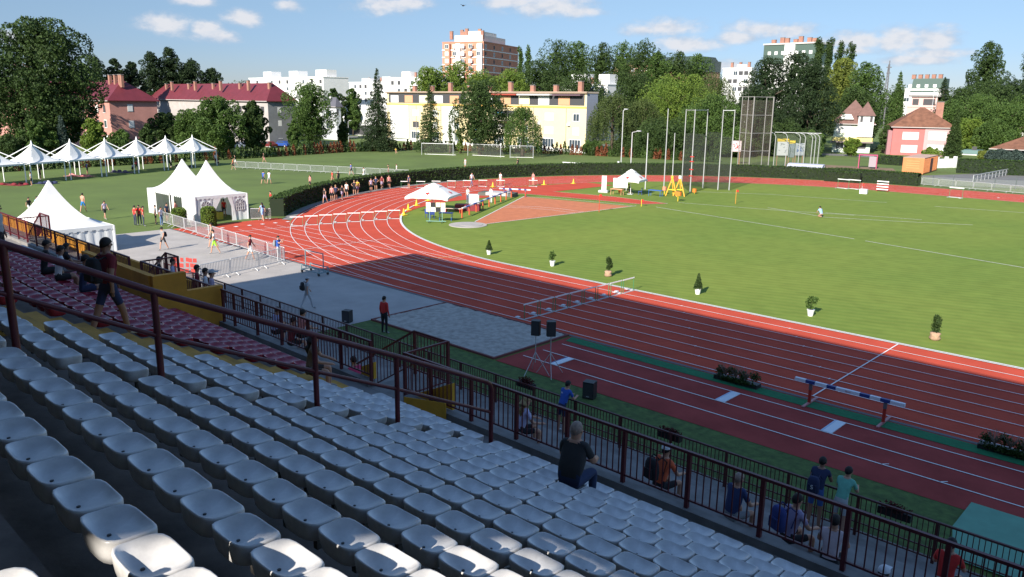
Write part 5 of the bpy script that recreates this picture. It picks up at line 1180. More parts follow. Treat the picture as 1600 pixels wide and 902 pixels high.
def bld(label, cpx, D, opx, spx, eave, wallm, rot=0., sgn=-1, roof='flat', rise=3., roofm=None, over=.5, group=None, name='apartment_block', cat='building', depth=None, top_from=None, parapet=None):
    """corner seen at column cpx at distance D; front runs sgn*x until column opx, side runs back until spx"""
    x0, y0 = at_depth(cpx, D); c_, s_ = math.cos(rot), math.sin(rot)
    def along(dx, dy, goal):
        lo, hi = 0.2, 140.
        p = lambda m: proj((x0+dx*m, y0+dy*m, 5))[0]
        inc = p(5) > p(0)
        for _ in range(40):
            m = (lo+hi)/2
            if (p(m) < goal) == inc: lo = m
            else: hi = m
        return lo
    L = along(sgn*c_, sgn*s_, opx); W = depth if depth else along(-s_, c_, spx); H = hgt(x0, y0, eave)
    t = thing(name, label, cat, (x0, y0, 0), rot, group); X0, X1 = (0, L) if sgn > 0 else (-L, 0)
    obj('wall', MB().bb(X0, X1, 0, W, 0, H), wallm, t)
    if roof == 'flat': obj('roof', MB().bb(X0-.15, X1+.15, -.15, W+.15, H, H+(.35 if parapet is None else parapet)), roofm or wallm, t)
    else:
        o_ = over; e = H-.1; a, b_, c2, d2 = (X0-o_, -o_, e), (X1+o_, -o_, e), (X1+o_, W+o_, e), (X0-o_, W+o_, e)
        m = (W if roof == 'hip' else 0)/2+o_
        if L < W: r1, r2 = ((X0+X1)/2, L/2, H+rise), ((X0+X1)/2, W-L/2, H+rise)
        else: r1, r2 = (X0-o_+m, W/2, H+rise), (X1+o_-m, W/2, H+rise)
        dn = [(p[0], p[1], p[2]-.18) for p in (a, b_, c2, d2)]
        b = MB()
        if L < W: b.add([a, b_, c2, d2, r1, r2]+dn, [(0, 1, 4), (1, 2, 5, 4), (2, 3, 5), (3, 0, 4, 5), (0, 6, 7, 1), (1, 7, 8, 2), (2, 8, 9, 3), (3, 9, 6, 0), (9, 8, 7, 6)])
        else: b.add([a, b_, c2, d2, r1, r2]+dn, [(0, 1, 5, 4), (1, 2, 5), (2, 3, 4, 5), (3, 0, 4), (0, 6, 7, 1), (1, 7, 8, 2), (2, 8, 9, 3), (3, 9, 6, 0), (9, 8, 7, 6)])
        obj('roof', b, roofm, t)
        obj('gutter', MB().bb(X0-o_-.08, X1+o_+.08, -o_-.1, -o_, e-.22, e-.05), mat('gutter', (.45, .42, .40), .5), t)
    return t, L, W, H
def chim(t, x, y, z0, h, m=None, w=.8):
    c = obj('chimney', MB().bb(x-w/2, x+w/2, y-w/3, y+w/3, z0, z0+h), m or mat('chimney_brick', (.33, .165, .12), .9, noise=.2, scale=1), t); obj('chimney_cap', MB().bb(x-w/2-.08, x+w/2+.08, y-w/3-.08, y+w/3+.08, z0+h, z0+h+.12), conc_w, c)
red_roof = mat('metal_roof_red', (.14, .022, .030), .55, noise=.15, scale=.6); tile = mat('roof_tiles', (.19, .085, .05), .85, noise=.35, scale=1.1, detail=8); tileb = mat('roof_tiles_brown', (.17, .095, .08), .85, noise=.2, scale=1)
pinkw = mat('render_pink', (.50, .24, .20), .9, noise=.15, scale=.4, detail=8); greyw = mat('render_grey', (.42, .39, .37), .9, noise=.15, scale=.5); yelw = mat('render_yellow', (.74, .62, .36), .9, noise=.06, scale=.4); whitew = mat('render_white', (.74, .74, .72), .9, noise=.05, scale=.4)
# 1 pink block left
t, L, W, H = bld('salmon apartment block with a dark red hipped roof behind the big oak', 178, 168, -60, 248, 156, pinkw, roof='hip', rise=4.2, roofm=red_roof)
for r_ in range(3):
    for c_ in range(9): window(t, 'F', 3+c_*4.1, 1.5+r_*3.1, 1.3, 1.5, L, W, ['s', 'g', 'd'][(r_+c_) % 3])
for z_ in (4.6, 8.0): window(t, 'S', W*.42, z_, 1.0, 1.4, L, W, 's')
for x_ in (-W/2-4, -W/2-1, -W/2+1.5, -W/2+6): chim(t, min(-2.5, x_), W/2-1.0, H+2.6, 2.6)
# 2 grey block
t, L, W, H = bld('long grey rendered apartment block with a dark red hipped roof and many chimneys', 422, 185, 236, 463, 157, greyw, roof='hip', rise=4.0, roofm=red_roof)
obj('gable_shade_panel', MB().bb(0.0, .06, .0, W, 0, H-.2), mat('render_grey_shade', (.20, .21, .22), .9, noise=.2, scale=.5), t)  # gable's shade painted in as a darker grey panel
for r_ in range(3):
    for c_ in range(8): window(t, 'F', 2.5+c_*3.5, 1.6+r_*3.1, 1.6, 1.4, L, W, ['g', 'd', 's'][(2*r_+c_) % 3])
for z_ in (2., 4.8, 7.8): window(t, 'S', W*.4, z_, .9, 1.3, L, W, 's' if z_ > 3 else 'd')
for i in range(9): chim(t, -3-i*(L-6)/8.5, W/2-1.2-(i % 2)*1.5, H+2.2, 2.3 if i % 2 else 1.8)
# low white building
t, L, W, H = bld('low white building with a strip of small windows beside the conifer', 660, 232, 512, 700, 168, whitew, depth=10)
for i in range(7): window(t, 'F', 6+i*2.0, 5.9, 1.1, 1.3, L, W, 'd')
obj('ground_floor_recess', MB().bb(-L+1, -1, -.06, -.0, .2, 3.2), WD, t); obj('brick_panel', MB().bb(-14, -9, -.1, -.06, 1.2, 3.4), mat('brick_orange', (.50, .17, .09), .9), t)
t, L, W, H = bld('narrow white house with a dark mono-pitch roof left of the low white building', 527, 222, 503, 533, 166, mat('render_palegrey', (.55, .57, .6), .9), roof='hip', rise=2.4, roofm=mat('roof_slate', (.10, .10, .12), .7), name='house')
for z_ in (3, 6.5): window(t, 'F', L/2, z_, 2.6, 1.6, L, W, 'g')
window(t, 'S', W*.3, 6.8, .6, 1.6, L, W, 'd')
chim(t, -L/2, W/2, H+1.2, 1.6, WS, .5)
# yellow block
t, L, W, H = bld('long pale yellow apartment block with white shutters and terracotta chimneys', 914, 178, 605, 932, 146, yelw, roofm=mat('roof_edge', (.55, .45, .35), .8))
obj('side_shade_panel', MB().bb(.0, .06, 0, W, 0, H-.1), mat('render_yellow_shade', (.30, .33, .40), .9), t); obj('base_band', MB().bb(-L, 0, -.05, 0, 0, .8), whitew, t)  # side panel holds the shaded tone of the yellow end wall
obj('upper_band', MB().bb(-L, 0, -.06, 0, H-3.3, H-2.9), mat('band_ochre', (.70, .42, .10), .9), t)
obj('loggia_back', MB().bb(-L+1, -.6, -.03, 0.0, H-2.7, H-.2), WD, t)
obj('awning', MB().bb(-20, -9.8, -1.4, -.05, H-.5, H-.2), WS, t); obj('awning', MB().bb(-9.2, -1, -1.2, -.05, H-.55, H-.25), mat('awning_plum', (.13, .08, .10), .8), t); obj('awning', MB().bb(-30, -20.5, -1.2, -.05, H-.5, H-.2), mat('awning_red', (.35, .06, .04), .8), t)
for i in range(11): obj('loggia_panel', MB().bb(-L+2+i*(L-4)/11., -L+2+(i+.55)*(L-4)/11., -.12, -.06, H-2.6, H-.7), [WS, mat('panel_terra', (.6, .32, .18), .8), mat('panel_cream', (.8, .75, .5))][i % 3], t)
for u0, u1, m_ in ((.30, .42, 'p'), (.60, .66, 'w'), (.86, .97, 'w')):
    if m_ == 'w': obj('pale_bay', MB().bb(-L*u1, -L*u0, -.55, 0, .8, H-3.35), whitew, t)
    else:
        for z_ in (3.6, 6.7): bb_ = obj('balcony', MB().bb(-L*u1, -L*u0, -1.3, 0, z_-.2, z_+.9), mat('balcony_cream', (.74, .68, .52), .9), t); obj('recess', MB().bb(-L*u1+.1, -L*u0-.1, -.03, 0, z_+.9, z_+2.3), WD, bb_)
for u_ in (.08, .22, .38, .52, .68, .82): obj('downpipe', MB().bb(-L*u_-.07, -L*u_+.07, -.12, 0, 0, H-3.2), mat('pipe_grey', (.3, .28, .25), .6), t)
obj('cornice', MB().bb(-L-.3, .3, -.5, .0, H-.05, H+.3), mat('cornice_brown', (.30, .22, .16), .8), t)
sty = 's s g s b g s d b r s s'.split()
for r_, z_ in enumerate((3.9, 7.0)):
    for c_ in range(9): window(t, 'F', 2.8+c_*(L-5)/8.3, z_, 2.5 if c_ % 3 else 1.7, 1.6, L, W, sty[(c_+r_*5) % 12])
for c_ in range(9): window(t, 'F', 3.0+c_*(L-5)/8.3, .95, 3.2, 1.9, L, W, 'g')
for c_ in (1, 4): obj('air_conditioner', MB().bb(-2.2-c_*3, -1.4-c_*3, -.45, 0, 5.9, 6.5), WS, t)
for i in range(9): chim(t, -3.5-i*(L-6)/9., W*.55, H+.3, 1.5+.8*(i % 3 == 0), w=1.1)
# brick tower
t, L, W, H = bld('tall apartment tower of terracotta brick with white bands and a stepped roof', 755, 330, 692, 808, 66, mat('brick_terra', (.52, .24, .16), .9, noise=.08, scale=.3), rot=.35)
for i in range(1, 9): obj('white_band', MB().bb(-L-.15, .15, -.2, W+.2, H-i*2.9-.25, H-i*2.9+.15), WS, t)
for u in (.0, .27, .52, .78):
    obj('bay', MB().bb(-L*(u+.13), -L*u-.3, -1.1, 0, 0, H-.4), mat('brick_terra', (.5, .2, .12)) if u in (.27, .78) else mat('render_cream', (.72, .68, .62), .9), t)
for r_ in range(7):
    for c_ in range(5): window(t, 'F', 1.8+c_*L/5.2, H-2.3-r_*2.9, 1.5, 1.5, L, W, ['s', 'g', 's'][(r_+c_) % 3]).location = (0, -1.12, 0)
    for c_ in range(4): window(t, 'S', 2+c_*W/4.3, H-2.3-r_*2.9, 1.4, 1.5, L, W, ['g', 'd'][(r_+c_) % 2])
obj('penthouse', MB().bb(-L*.75, -1.5, 2, W*.7, H, H+3.0), mat('render_cream', (.6, .56, .5)), t); obj('penthouse', MB().bb(-L*.45, -2.5, 3, W*.5, H+3.0, H+4.6), mat('render_cream', (.6, .56, .5)), t)
for i in range(7): chim(t, -2-i*L/8, 3+(i % 3)*2.5, H+1.5, 3.2+.9*(i % 2), w=1.3)
# white flats, far
def flats(label, cpx, D, opx, spx, eave, boxes, **k):
    t, L, W, H = bld(label, cpx, D, opx, spx, eave, k.pop('m', whitew), **k); n = max(4, int(L/4))
    for r_ in range(3):
        for c_ in range(min(n, 9)): window(t, 'F', 2+c_*(L-3)/min(n, 9), H-2.4-r_*2.9, 1.7, 1.5, L, W, ['d', 's', 'g', 'd'][(c_*3+r_*2) % 4])
    for (u, w_, h_) in boxes: obj('roof_house', MB().bb(-L*u-w_, -L*u, W*.2, W*.6, H+.3, H+h_), whitew, t); 
    for i in range(3): chim(t, -L*(.15+.3*i), W*.4, H+.3, 2.0, w=.9)
    return t
flats('long white flats with rooftop boxes far behind the grey block', 508, 330, 392, 546, 121, ((.02, 8, 3.2), (.38, 7, 3), (.74, 7, 3)))
flats('distant white flats with balconies right of the tall poplar gap', 610, 345, 547, 650, 129, ((.1, 6, 2.5), (.6, 6, 2)))
flats('white and brick flats behind the conifer and the yellow block', 672, 300, 602, 700, 122, ((.05, 5, 2.8), (.5, 5, 2.6)))
flats('cream rooftop block behind the right end of the yellow building', 946, 240, 870, 978, 133, ((.05, 4, 3.2), (.5, 6, 3.4)))
flats('white stuccoed flats visible between the willows and pines', 1166, 300, 1124, 1175, 107, ((.2, 4, 1.5),), m=whitew)
t, L, W, H = bld('brown brick flats hidden behind the poplar row', 1075, 340, 955, 1120, 99, mat('brick_tan', (.45, .25, .18), .9)); 
for c_ in range(8): window(t, 'F', 2+c_*4, H-3, 1.6, 1.5, L, W, 's')
obj('mansard', MB().wallpoly([(-.0, -.5, H), (.0, W+.5, H), (.0, W*.8, H+3.2), (.0, W*.2, H+3.2)], L, (-1, 0, 0)), mat('metal_green_dark', (.06, .085, .085), .5), t)
obj('mansard_end', MB().bb(-14, .3, -.8, W, H-3, H+1.6), mat('metal_green_dark', (.06, .085, .085)), t)
# green-white tower right
t, L, W, H = bld('tall white block with a dark green metal mansard above the pines', 1262, 370, 1186, 1290, 82, whitew)
obj('mansard', MB().bb(-L-.3, .3, -.3, W, H-4.5, H+4.0), mat('metal_green', (.07, .11, .09), .5), t)
obj('stair_tower', MB().bb(-L*.58, -L*.38, -1.2, 0, 0, H+3.8), whitew, t); obj('roof_band', MB().bb(-L-.6, .6, -.8, W+.5, H+4.0, H+4.6), mat('band_pale', (.62, .58, .55), .8), t)
for c_ in range(7):
    window(t, 'F', 2+c_*(L-3)/6.5, H-.5, 1.4, 1.4, L, W, 's').location = (0, -.32, 0); window(t, 'F', 2+c_*(L-3)/6.5, H-8, 1.6, 1.6, L, W, 'd')
for i in range(7): chim(t, -1.5-i*L/7.5, 2+(i % 2)*2, H+4.6, 1.8+(i % 3)*.5, w=2.0)
t, L, W, H = bld('distant white flats with a green metal roof storey and red chimneys', 1462, 330, 1408, 1475, 140, whitew, sgn=-1)
obj('mansard', MB().wallpoly([(0, -.3, H-1), (0, W, H-1), (0, W, H+4.5), (0, 2.5, H+4.5)], L*.85, (-1, 0, 0)), mat('metal_green', (.07, .11, .09)), t)
for c_ in range(4): window(t, 'F', 3+c_*3.2, H+.8, 1.2, 1.2, L, W, 's').location = (0, .72, 0); window(t, 'F', 3+c_*3.4, H-5, 2.0, 1.6, L, W, 'g')
for i in range(5): chim(t, -2-i*2.6, 3.5, H+4.3, 1.8, w=1.5)
t, L, W, H = bld('pale pink house with a flat roof terrace behind the pink and red house', 1457, 235, 1413, 1470, 168, mat('render_palepink', (.68, .42, .38), .9), name='house')
obj('terrace_room', MB().bb(-L*.9, -.5, .5, W, H, H+3.0), mat('render_palepink', (.6, .4, .3)), t); obj('roof_slab', MB().bb(-L*1., .4, 0, W, H+3.0, H+3.5), conc_w, t); obj('glazing', MB().bb(-L*.5, -1, .44, .49, H+.6, H+2.4), WD, t); obj('glazing', MB().bb(-L*.85, -L*.65, .44, .49, H+.6, H+2.4), WD, t)
# mint villa
t, L, W, H = bld('pale mint villa with a steep brown roof, a turret and yellow balconies', 1299, 196, 1362, 1310, 192, mat('render_mint', (.58, .66, .56), .9), rot=.37, sgn=1, roof='hip', rise=5.6, roofm=tileb, depth=11, over=.7, name='house')
tw = obj('turret', MB().bb(L*.62, L*1.02, -1.6, 3.5, H-3.2, H+1.8), whitew, t); obj('turret_roof', MB().add([(L*.58, -2, H+1.8), (L*1.06, -2, H+1.8), (L*1.06, 4, H+1.8), (L*.58, 4, H+1.8), (L*.82, 1, H+5.2)], [(0, 1, 4), (1, 2, 4), (2, 3, 4), (3, 0, 4), (3, 2, 1, 0)]), tileb, tw)
obj('gablet', MB().wallpoly([(L*.12, -.6, H+.9), (L*.50, -.6, H+.9), (L*.42, -.6, H+2.1), (L*.2, -.6, H+2.1)], .8, (0, 1, 0)), WS, t)
window(t, 'F', L*.7, H+.3, .6, 1.3, L, W, 'd', 1).location = (0, -1.62, 0); window(t, 'F', L*.95, H+.3, .6, 1.3, L, W, 'd', 1).location = (0, -1.62, 0)
for i, z_ in enumerate((H-4.3, )): obj('balcony', MB().bb(-.3, L+.3, -1.7, 0, z_, z_+.9), mat('balcony_yellow', (.72, .60, .22), .8), t); obj('balcony_slab', MB().bb(-.5, L+.5, -1.9, 0, z_-.35, z_-.02), mat('slab_brown', (.22, .18, .17), .8), t)
window(t, 'F', L*.27, H-2.4, 3.2, 1.7, L, W, 's', 1); window(t, 'F', L*.75, H-2.6, 2.4, 1.0, L, W, 'd', 1); window(t, 'F', L*.27, .9, 3.0, 1.8, L, W, 'g', 1); window(t, 'F', L*.75, 1.0, 2.4, 1.6, L, W, 'd', 1)
# pink house (two halves)
t, L, W, H = bld('two-tone pink and coral house with a weathered tiled hip roof', 1391, 188, 1490, 1382, 197, mat('render_coral', (.48, .15, .14), .9, noise=.08, scale=.5), rot=.42, sgn=1, roof='hip', rise=4.4, roofm=tile, depth=12, name='house')
obj('pale_half', MB().bb(L*.53, L+.02, -.07, 0, 0, H-.12), mat('render_rose', (.50, .32, .32), .9), t); obj('shaded_side', MB().bb(-.9, 0, .8, W, 0, H-1.0), mat('render_coral_shade', (.33, .17, .18), .9), t)  # dark side box: shade on the left wall put into its colour
for z_ in (.7, H-3.0): window(t, 'F', L*.30, z_, 3.3, 1.6, L, W, 's', 1); window(t, 'F', L*.74, z_, 3.6, 1.8, L, W, 's', 1).location = (0, -.08, 0)
chim(t, L*.80, W*.6, H+1.6, 4.0, w=1.6); obj('roof_window', MB().wallpoly([(L*.62, W*.17, H+1.5), (L*.70, W*.17, H+1.5), (L*.70, W*.25, H+2.15), (L*.62, W*.25, H+2.15)], .12, (0, -.4, 1)), mat('pane_pale', (.5, .6, .7), .3), t)
ae = MB(); ae.bar((L*.66, W*.5, H+4), (L*.66, W*.5, H+8.2), .08, .08); ae.bar((L*.72, W*.5, H+4), (L*.72, W*.5, H+8.2), .08, .08); ae.bar((L*.64, W*.5, H+8.1), (L*.76, W*.5, H+8.1), .07, .07); ae.bar((L*.64, W*.5, H+7.2), (L*.76, W*.5, H+7.2), .05, .05); obj('antenna', ae, galv, t)
# hut and houses at the right
t, L, W, H = bld('small white hut with a green metal roof above the hedge', 1502, 192, 1531, 1499, 240, whitew, sgn=1, depth=5, roofm=mat('metal_teal', (.13, .22, .22), .5), name='hut', parapet=.9)
window(t, 'F', L*.8, .5, 1.0, 1.6, L, W, 'd', 1)
t, L, W, H = bld('white bungalow with a broad red tiled hip roof at the right edge', 1555, 172, 1660, 1545, 231, whitew, sgn=1, roof='hip', rise=3.4, roofm=tile, depth=13, over=1.2, name='house')
for c_ in range(4): window(t, 'F', 2.2+c_*3.4, 1.2, 1.8, 1.7, L, W, 'g', 1)
t, L, W, H = bld('white house with an orange tiled roof and chimney at the top right', 1585, 215, 1680, 1580, 203, whitew, sgn=1, roof='hip', rise=4.6, roofm=mat('roof_tiles_orange', (.45, .15, .06), .85, noise=.3, scale=1), depth=12, name='house')
chim(t, 1.5, 4, H+1.2, 3.2, w=1.5); window(t, 'F', 4, H-2.6, 2, 1.6, L, W, 'd', 1); window(t, 'F', 2.5, 2.2, 2, 1.6, L, W, 'g', 1)
x0, y0 = G(1463, 263); x1, y1 = G(1493, 262)
t = thing('garden_wall', 'white garden wall with pillars in front of the pink house', 'wall', (x0, y0, 0), math.atan2(y1-y0, x1-x0)); L = math.hypot(x1-x0, y1-y0); obj('wall', MB().bb(0, L, 0, .25, 0, 1.7), whitew, t)
for x in (0.1, L*.5, L-.2): obj('pillar', MB().bb(x-.3, x+.3, -.08, .33, 0, 2.1), whitew, t)
# steps railing at right edge by the yard
x0, y0 = G(1520, 285); x1, y1 = G(1600, 268.5)
t = thing('railing', 'pale ramp railing at the edge of the paved yard', 'railing', (x0, y0, 0), math.atan2(y1-y0, x1-x0)); L = math.hypot(x1-x0, y1-y0); b = MB(); b.bb(0, L, -.04, .04, 1.0, 1.1); b.bb(0, L, -.03, .03, .5, .56)
for i in range(16): b.bb(i*L/15-.04, i*L/15+.04, -.04, .04, 0, 1.05)
obj('frame', b, galv, t); obj('mesh_panel', MB().bb(0, L, -.01, .01, .1, 1.0), netmat('grey_net', (.2, .22, .22), .35), t)
# parked cars
def car(lb, px, py, rz, m):
    t = thing('parked_car', lb, 'car', (*G(px, py), 0), rz, 'cars parked beyond the lawn'); b = MB(); r = []
    prof = [(-2.1, .35), (-2.15, .75), (-1.9, .95), (-1.3, 1.0), (-.85, 1.42), (.7, 1.46), (1.35, 1.02), (2.05, .9), (2.15, .6), (2.1, .35)]
    b.wallpoly([(p[0], -.85, p[1]) for p in prof], 1.7, (0, 1, 0)); obj('body', b, m, t)
    obj('side_window', MB().wallpoly([(-1.1, -.87, 1.02), (-.8, -.87, 1.36), (.62, -.87, 1.38), (1.1, -.87, 1.02)], .02, (0, 1, 0)), glass, t)
    for x in (-1.35, 1.35):
        w = obj('wheel', MB().tube((x, -.88, .32), (x, -.68, .32), .32, n=14), black_m, t); obj('rim', MB().tube((x, -.90, .32), (x, -.885, .32), .18, n=10), galv, w)
car('silver car parked between the small trees behind the canopies', 376, 232, .2, mat('car_silver', (.4, .42, .45), .3)); car('dark red car parked behind the shrub row below the grey block', 420, 231, .2, mat('car_red', (.15, .03, .03), .3)); car('blue car parked right of the grey block', 443, 230, .2, mat('car_blue', (.03, .08, .3), .3))
# fences far right
a_ = G(1352, 268); t = thing('bus_shelter', 'small magenta framed shelter beside the dirt patch', 'shelter', (*G(1355, 263), 0), .3); b = MB()
for x in (-1.5, 1.5):
    for y in (-.8, .8): b.bar((x, y, 0), (x, y, 2.4), .15, .15)
b.bb(-1.6, 1.6, -.9, .9, 2.35, 2.5); obj('frame', b, mat('magenta', (.40, .06, .13), .6), t); obj('side_panel', MB().bb(.2, 1.4, -.78, -.74, .3, 2.2), mat('poster_grey', (.3, .25, .28), .6), t)
b = MB(); t = thing('wire_fence', 'low grey wire fence along the edge of the paved yard', 'fence', (*G(1395, 287), 0), 0); o_ = Vector(G(1395, 287)); e_ = Vector(G(1620, 297))-o_
for i in range(8): p = e_*(i/7); obj('post', MB().bb(p.x-.05, p.x+.05, p.y-.05, p.y+.05, 0, 1.5), mat('post_dark', (.08, .10, .10), .6), t)
b.add([(0, 0, .1), (e_.x, e_.y, .1), (e_.x, e_.y, 1.2), (0, 0, 1.2)], [(0, 1, 2, 3)]); obj('mesh_panel', b, netmat('grey_net', (.2, .22, .22), .25), t)
# radio mast
x0, y0 = at_depth(1378, 420); H = hgt(x0, y0, 101); t = thing('radio_mast', 'thin lattice radio mast above the trees', 'mast', (x0, y0, 0)); b = MB()
for s_ in ((-1, -1), (1, -1), (0, 1)): b.bar((s_[0]*1.2, s_[1]*1.2, 0), (s_[0]*.25, s_[1]*.25, H), .4, .4)
for i in range(14): z = H*(.3+i*.05); w_ = 1.2-.95*z/H; b.bar((-w_, -w_, z), (w_, w_, z+H*.04), .14, .14)
obj('lattice', b, mat('mast_grey', (.12, .12, .13), .6), t); obj('antenna', MB().bb(-1.3, 1.3, -.15, .15, H*.95, H*.965).bb(-1., 1., -.15, .15, H*.86, H*.875).bb(-.2, .2, -.15, .15, H, H*1.06), mat('mast_grey', (.12, .12, .13)), t)
# ------------------------------------------------------------------ trees
BAR = bark
def trunk(t, H, r, crown_z, nl=5, sp=1.):
    b = MB(); b.path([(0, 0, 0), (.1, .05, H*.25), (-.05, .1, H*.5), (.05, 0, H*.8)], [r, r*.8, r*.55, r*.2], 8); obj('trunk', b, BAR, t, smooth=True)
    b = MB()
    for i in range(nl):
        a = i*2.4+RNG.rand(); z0 = crown_z+(H*.75-crown_z)*RNG.rand()*.8; l = sp*(.5+.5*RNG.rand()); b.path([(0, 0, z0), (l*.5*math.cos(a), l*.5*math.sin(a), z0+l*.35), (l*math.cos(a), l*math.sin(a), z0+l*.6)], [r*.45, r*.28, r*.1], 6)
    obj('limb', b, BAR, t, smooth=True)
def tree(label, cx, top, w, D, kind='broad', m=None, base=None, z_low=None, n=None, ls=None, group='trees beyond the stadium', name=None):
    w = w*(1.18 if kind in ('broad', 'pine') and D > 150 and w > 36 else 1); x, y = at_depth(cx, D); H = hgt(x, y, top); s = FPX/D; R = w/2/s; m = m or lf_mid
    nm = name or {'broad': 'broadleaf_tree', 'conifer': 'spruce_tree', 'pine': 'pine_tree', 'willow': 'willow_tree', 'poplar': 'poplar_tree'}[kind]
    t = thing(nm, label, 'tree', (x, y, 0), 0, group); ls = ls or max(.24, min(.56, 1.65*D/FPX)); pts = []
    if kind == 'poplar':
        trunk(t, H, .3, H*.1, 3, R*.5); k = max(10, int(H*1.1))
        for i in range(k):
            u = (i+.5)/k; rr = R*(.95-.55*abs(u-.45)**1.3*1.6)*(.75+.35*RNG.rand()); a = RNG.rand()*6.28; off = R*.35*RNG.rand()
            pts.append(ellpts(int(95*max(.5, rr)), (off*math.cos(a), off*math.sin(a), H*(.06+.88*u)), (rr*.75, rr*.75, H/k*1.8), .3))
    elif kind == 'conifer':
        trunk(t, H, .32, H*.1, 2, R*.4); k = max(11, int(H/.72))
        for i in range(k):
            u = i/(k-1); rr = R*(1-u)**.85*(.8+.3*RNG.rand())+.15; z = H*(.07+.91*u); nb = max(6, int(18*(1-u)+6))
            for j in range(nb):
                a = RNG.rand()*6.28; q = RNG.rand(int(30+34*rr))**.7; l = rr*(.75+.4*RNG.rand()); wv = RNG.normal(size=len(q))*.17*(1+l*.35)
                pts.append(np.stack([q*l*math.cos(a)-wv*math.sin(a), q*l*math.sin(a)+wv*math.cos(a), z-q*l*.25+RNG.normal(size=len(q))*.2], 1))
        ls *= .8
    elif kind == 'willow':
        trunk(t, H, .45, H*.3, 6, R*.7); k = int(62*R)
        for i in range(k):
            a = RNG.rand()*6.28; q = math.sqrt(RNG.rand())*R; zt = H*(1-.45*(q/R)**2.2)*(.93+.07*RNG.rand()); ln = (zt-.6)*(.35+.6*(q/R))*(.6+.5*RNG.rand()); c = max(10, int(ln*9)); u = RNG.rand(c)
            pts.append(np.stack([q*math.cos(a)*(1+.08*u)+RNG.normal(size=c)*.13, q*math.sin(a)*(1+.08*u)+RNG.normal(size=c)*.16, zt-u*ln], 1))
        for i in range(8): a = RNG.rand()*6.28; q = RNG.rand()*R*.5; pts.append(ellpts(260, (q*math.cos(a), q*math.sin(a), H*.8), (R*.35, R*.35, H*.15), .5))
        ls *= .8
    else:
        cz0 = H*(.16 if kind == 'broad' else .12); trunk(t, H, max(.2, R*.08), cz0, 6, R*.7); ch = H-cz0; k = int(min(70, 22+2.2*R*ch/6)) if kind == 'broad' else int(min(70, 26+2.6*R*ch/6))
        GA = 2.39996
        for i in range(k):
            u = (i+.5)/k; a = i*GA+RNG.uniform(-.5, .5)
            env = (math.sin(PI*(.10+.83*u)))**.55 if kind == 'broad' else ((1-u)**.42*(1 if u > .15 else .8)+.12)
            br = R*RNG.uniform(.26, .44)*(1 if kind == 'broad' else .85)*(1.05-.45*u); q = max(0, R*env*RNG.uniform(.72, 1.22)-br*.8); z = cz0+ch*(.03+.90*u)+RNG.uniform(-.4, .4)
            c_ = (q*math.cos(a), q*math.sin(a), z); vz = br*(.95 if kind == 'broad' else .7)*RNG.uniform(.8, 1.25)
            pts.append(ellpts(int(4*PI*br*br*3.2/(ls*ls*1.2)), c_, (br, br, vz), .78))
        for i in range(6): a = RNG.rand()*6.28; q = R*.22*RNG.rand(); pts.append(ellpts(int(170*max(.6, R/4)), (q*math.cos(a), q*math.sin(a), H-R*RNG.uniform(.12, .32)), (R*.17, R*.17, R*.17), .5))
        core = [ellpts(260, (0, 0, cz0+ch*(u_)), (R*.55*e_, R*.55*e_, ch*.16), .3) for u_, e_ in ((.25, 1), (.5, 1), (.72, .75 if kind == 'broad' else .5))]
    P = np.concatenate(pts); P = P[P[:, 2] > .2]; cap = int((n or 14000)*1.45)
    if len(P) > cap: P = P[RNG.permutation(len(P))[:cap]]
    cr = leaf_obj('crown', P, ls*1.15, m, t)
    if kind in ('broad', 'pine'): leaf_obj('inner_foliage', np.concatenate(core), ls*3.2, m, t)
    return t
T = tree
T('huge dark oak towering over the canopies at the left', 78, 28, 165, 146, 'broad', lf_dark, n=34000, ls=.34)
T('dark tree cut by the left edge behind the oak', -12, 62, 56, 165, 'broad', lf_dark)
T('dark pine rising above the pink block roof', 160, 84, 62, 205, 'pine', lf_pine); T('smaller pine right of the pink block ridge', 190, 92, 40, 210, 'pine', lf_pine); T('pine between the pink and grey roofs', 214, 97, 46, 215, 'pine', lf_pine)
T('tall pine left of the trio behind the grey block', 247, 80, 54, 232, 'pine', lf_pine); T('tallest pine of the trio behind the grey block', 276, 73, 54, 236, 'pine', lf_pine); T('broad pine of the trio behind the grey block', 306, 90, 58, 238, 'pine', lf_pine); T('low pine tapering toward the white flats', 338, 106, 50, 240, 'pine', lf_pine)
T('light green tree in front of the pink block wall', 62, 190, 52, 136, 'broad', lf_mid); T('slim blue-green spruce before the pink block', 102, 184, 26, 138, 'conifer', lf_blue); T('light green young tree beside the pink corner', 152, 186, 40, 138, 'broad', lf_bright); T('small dark cone-shaped tree at the pink gable', 233, 193, 30, 140, 'broad', lf_dark)
T('dark bushy tree at the left end of the grey block', 263, 176, 42, 158, 'broad', lf_dark); T('low green tree before the grey block', 303, 172, 54, 156, 'broad', lf_mid); T('fresh green ash in front of the grey block', 345, 150, 68, 152, 'broad', lf_mid); T('slim tree at the right of the grey facade', 398, 157, 40, 156, 'broad', lf_dark)
T('leafy lime tree right of the grey block', 486, 126, 66, 184, 'broad', lf_mid, n=14000); T('small shrubby tree at the grey block corner', 461, 188, 24, 172, 'broad', lf_mid); T('round dark tree before the narrow white house', 536, 190, 20, 190, 'broad', lf_dark)
T('dark plum tree behind the narrow white house', 524, 138, 34, 250, 'broad', lf_dark); T('small tree left of the conifer, behind the white building', 552, 138, 30, 252, 'broad', lf_mid)
T('tall spruce in front of the low white building', 592, 108, 66, 176, 'conifer', lf_pine, n=16000)
T('sparse pine before the yellow block', 673, 130, 54, 174, 'conifer', lf_dark, n=9000)
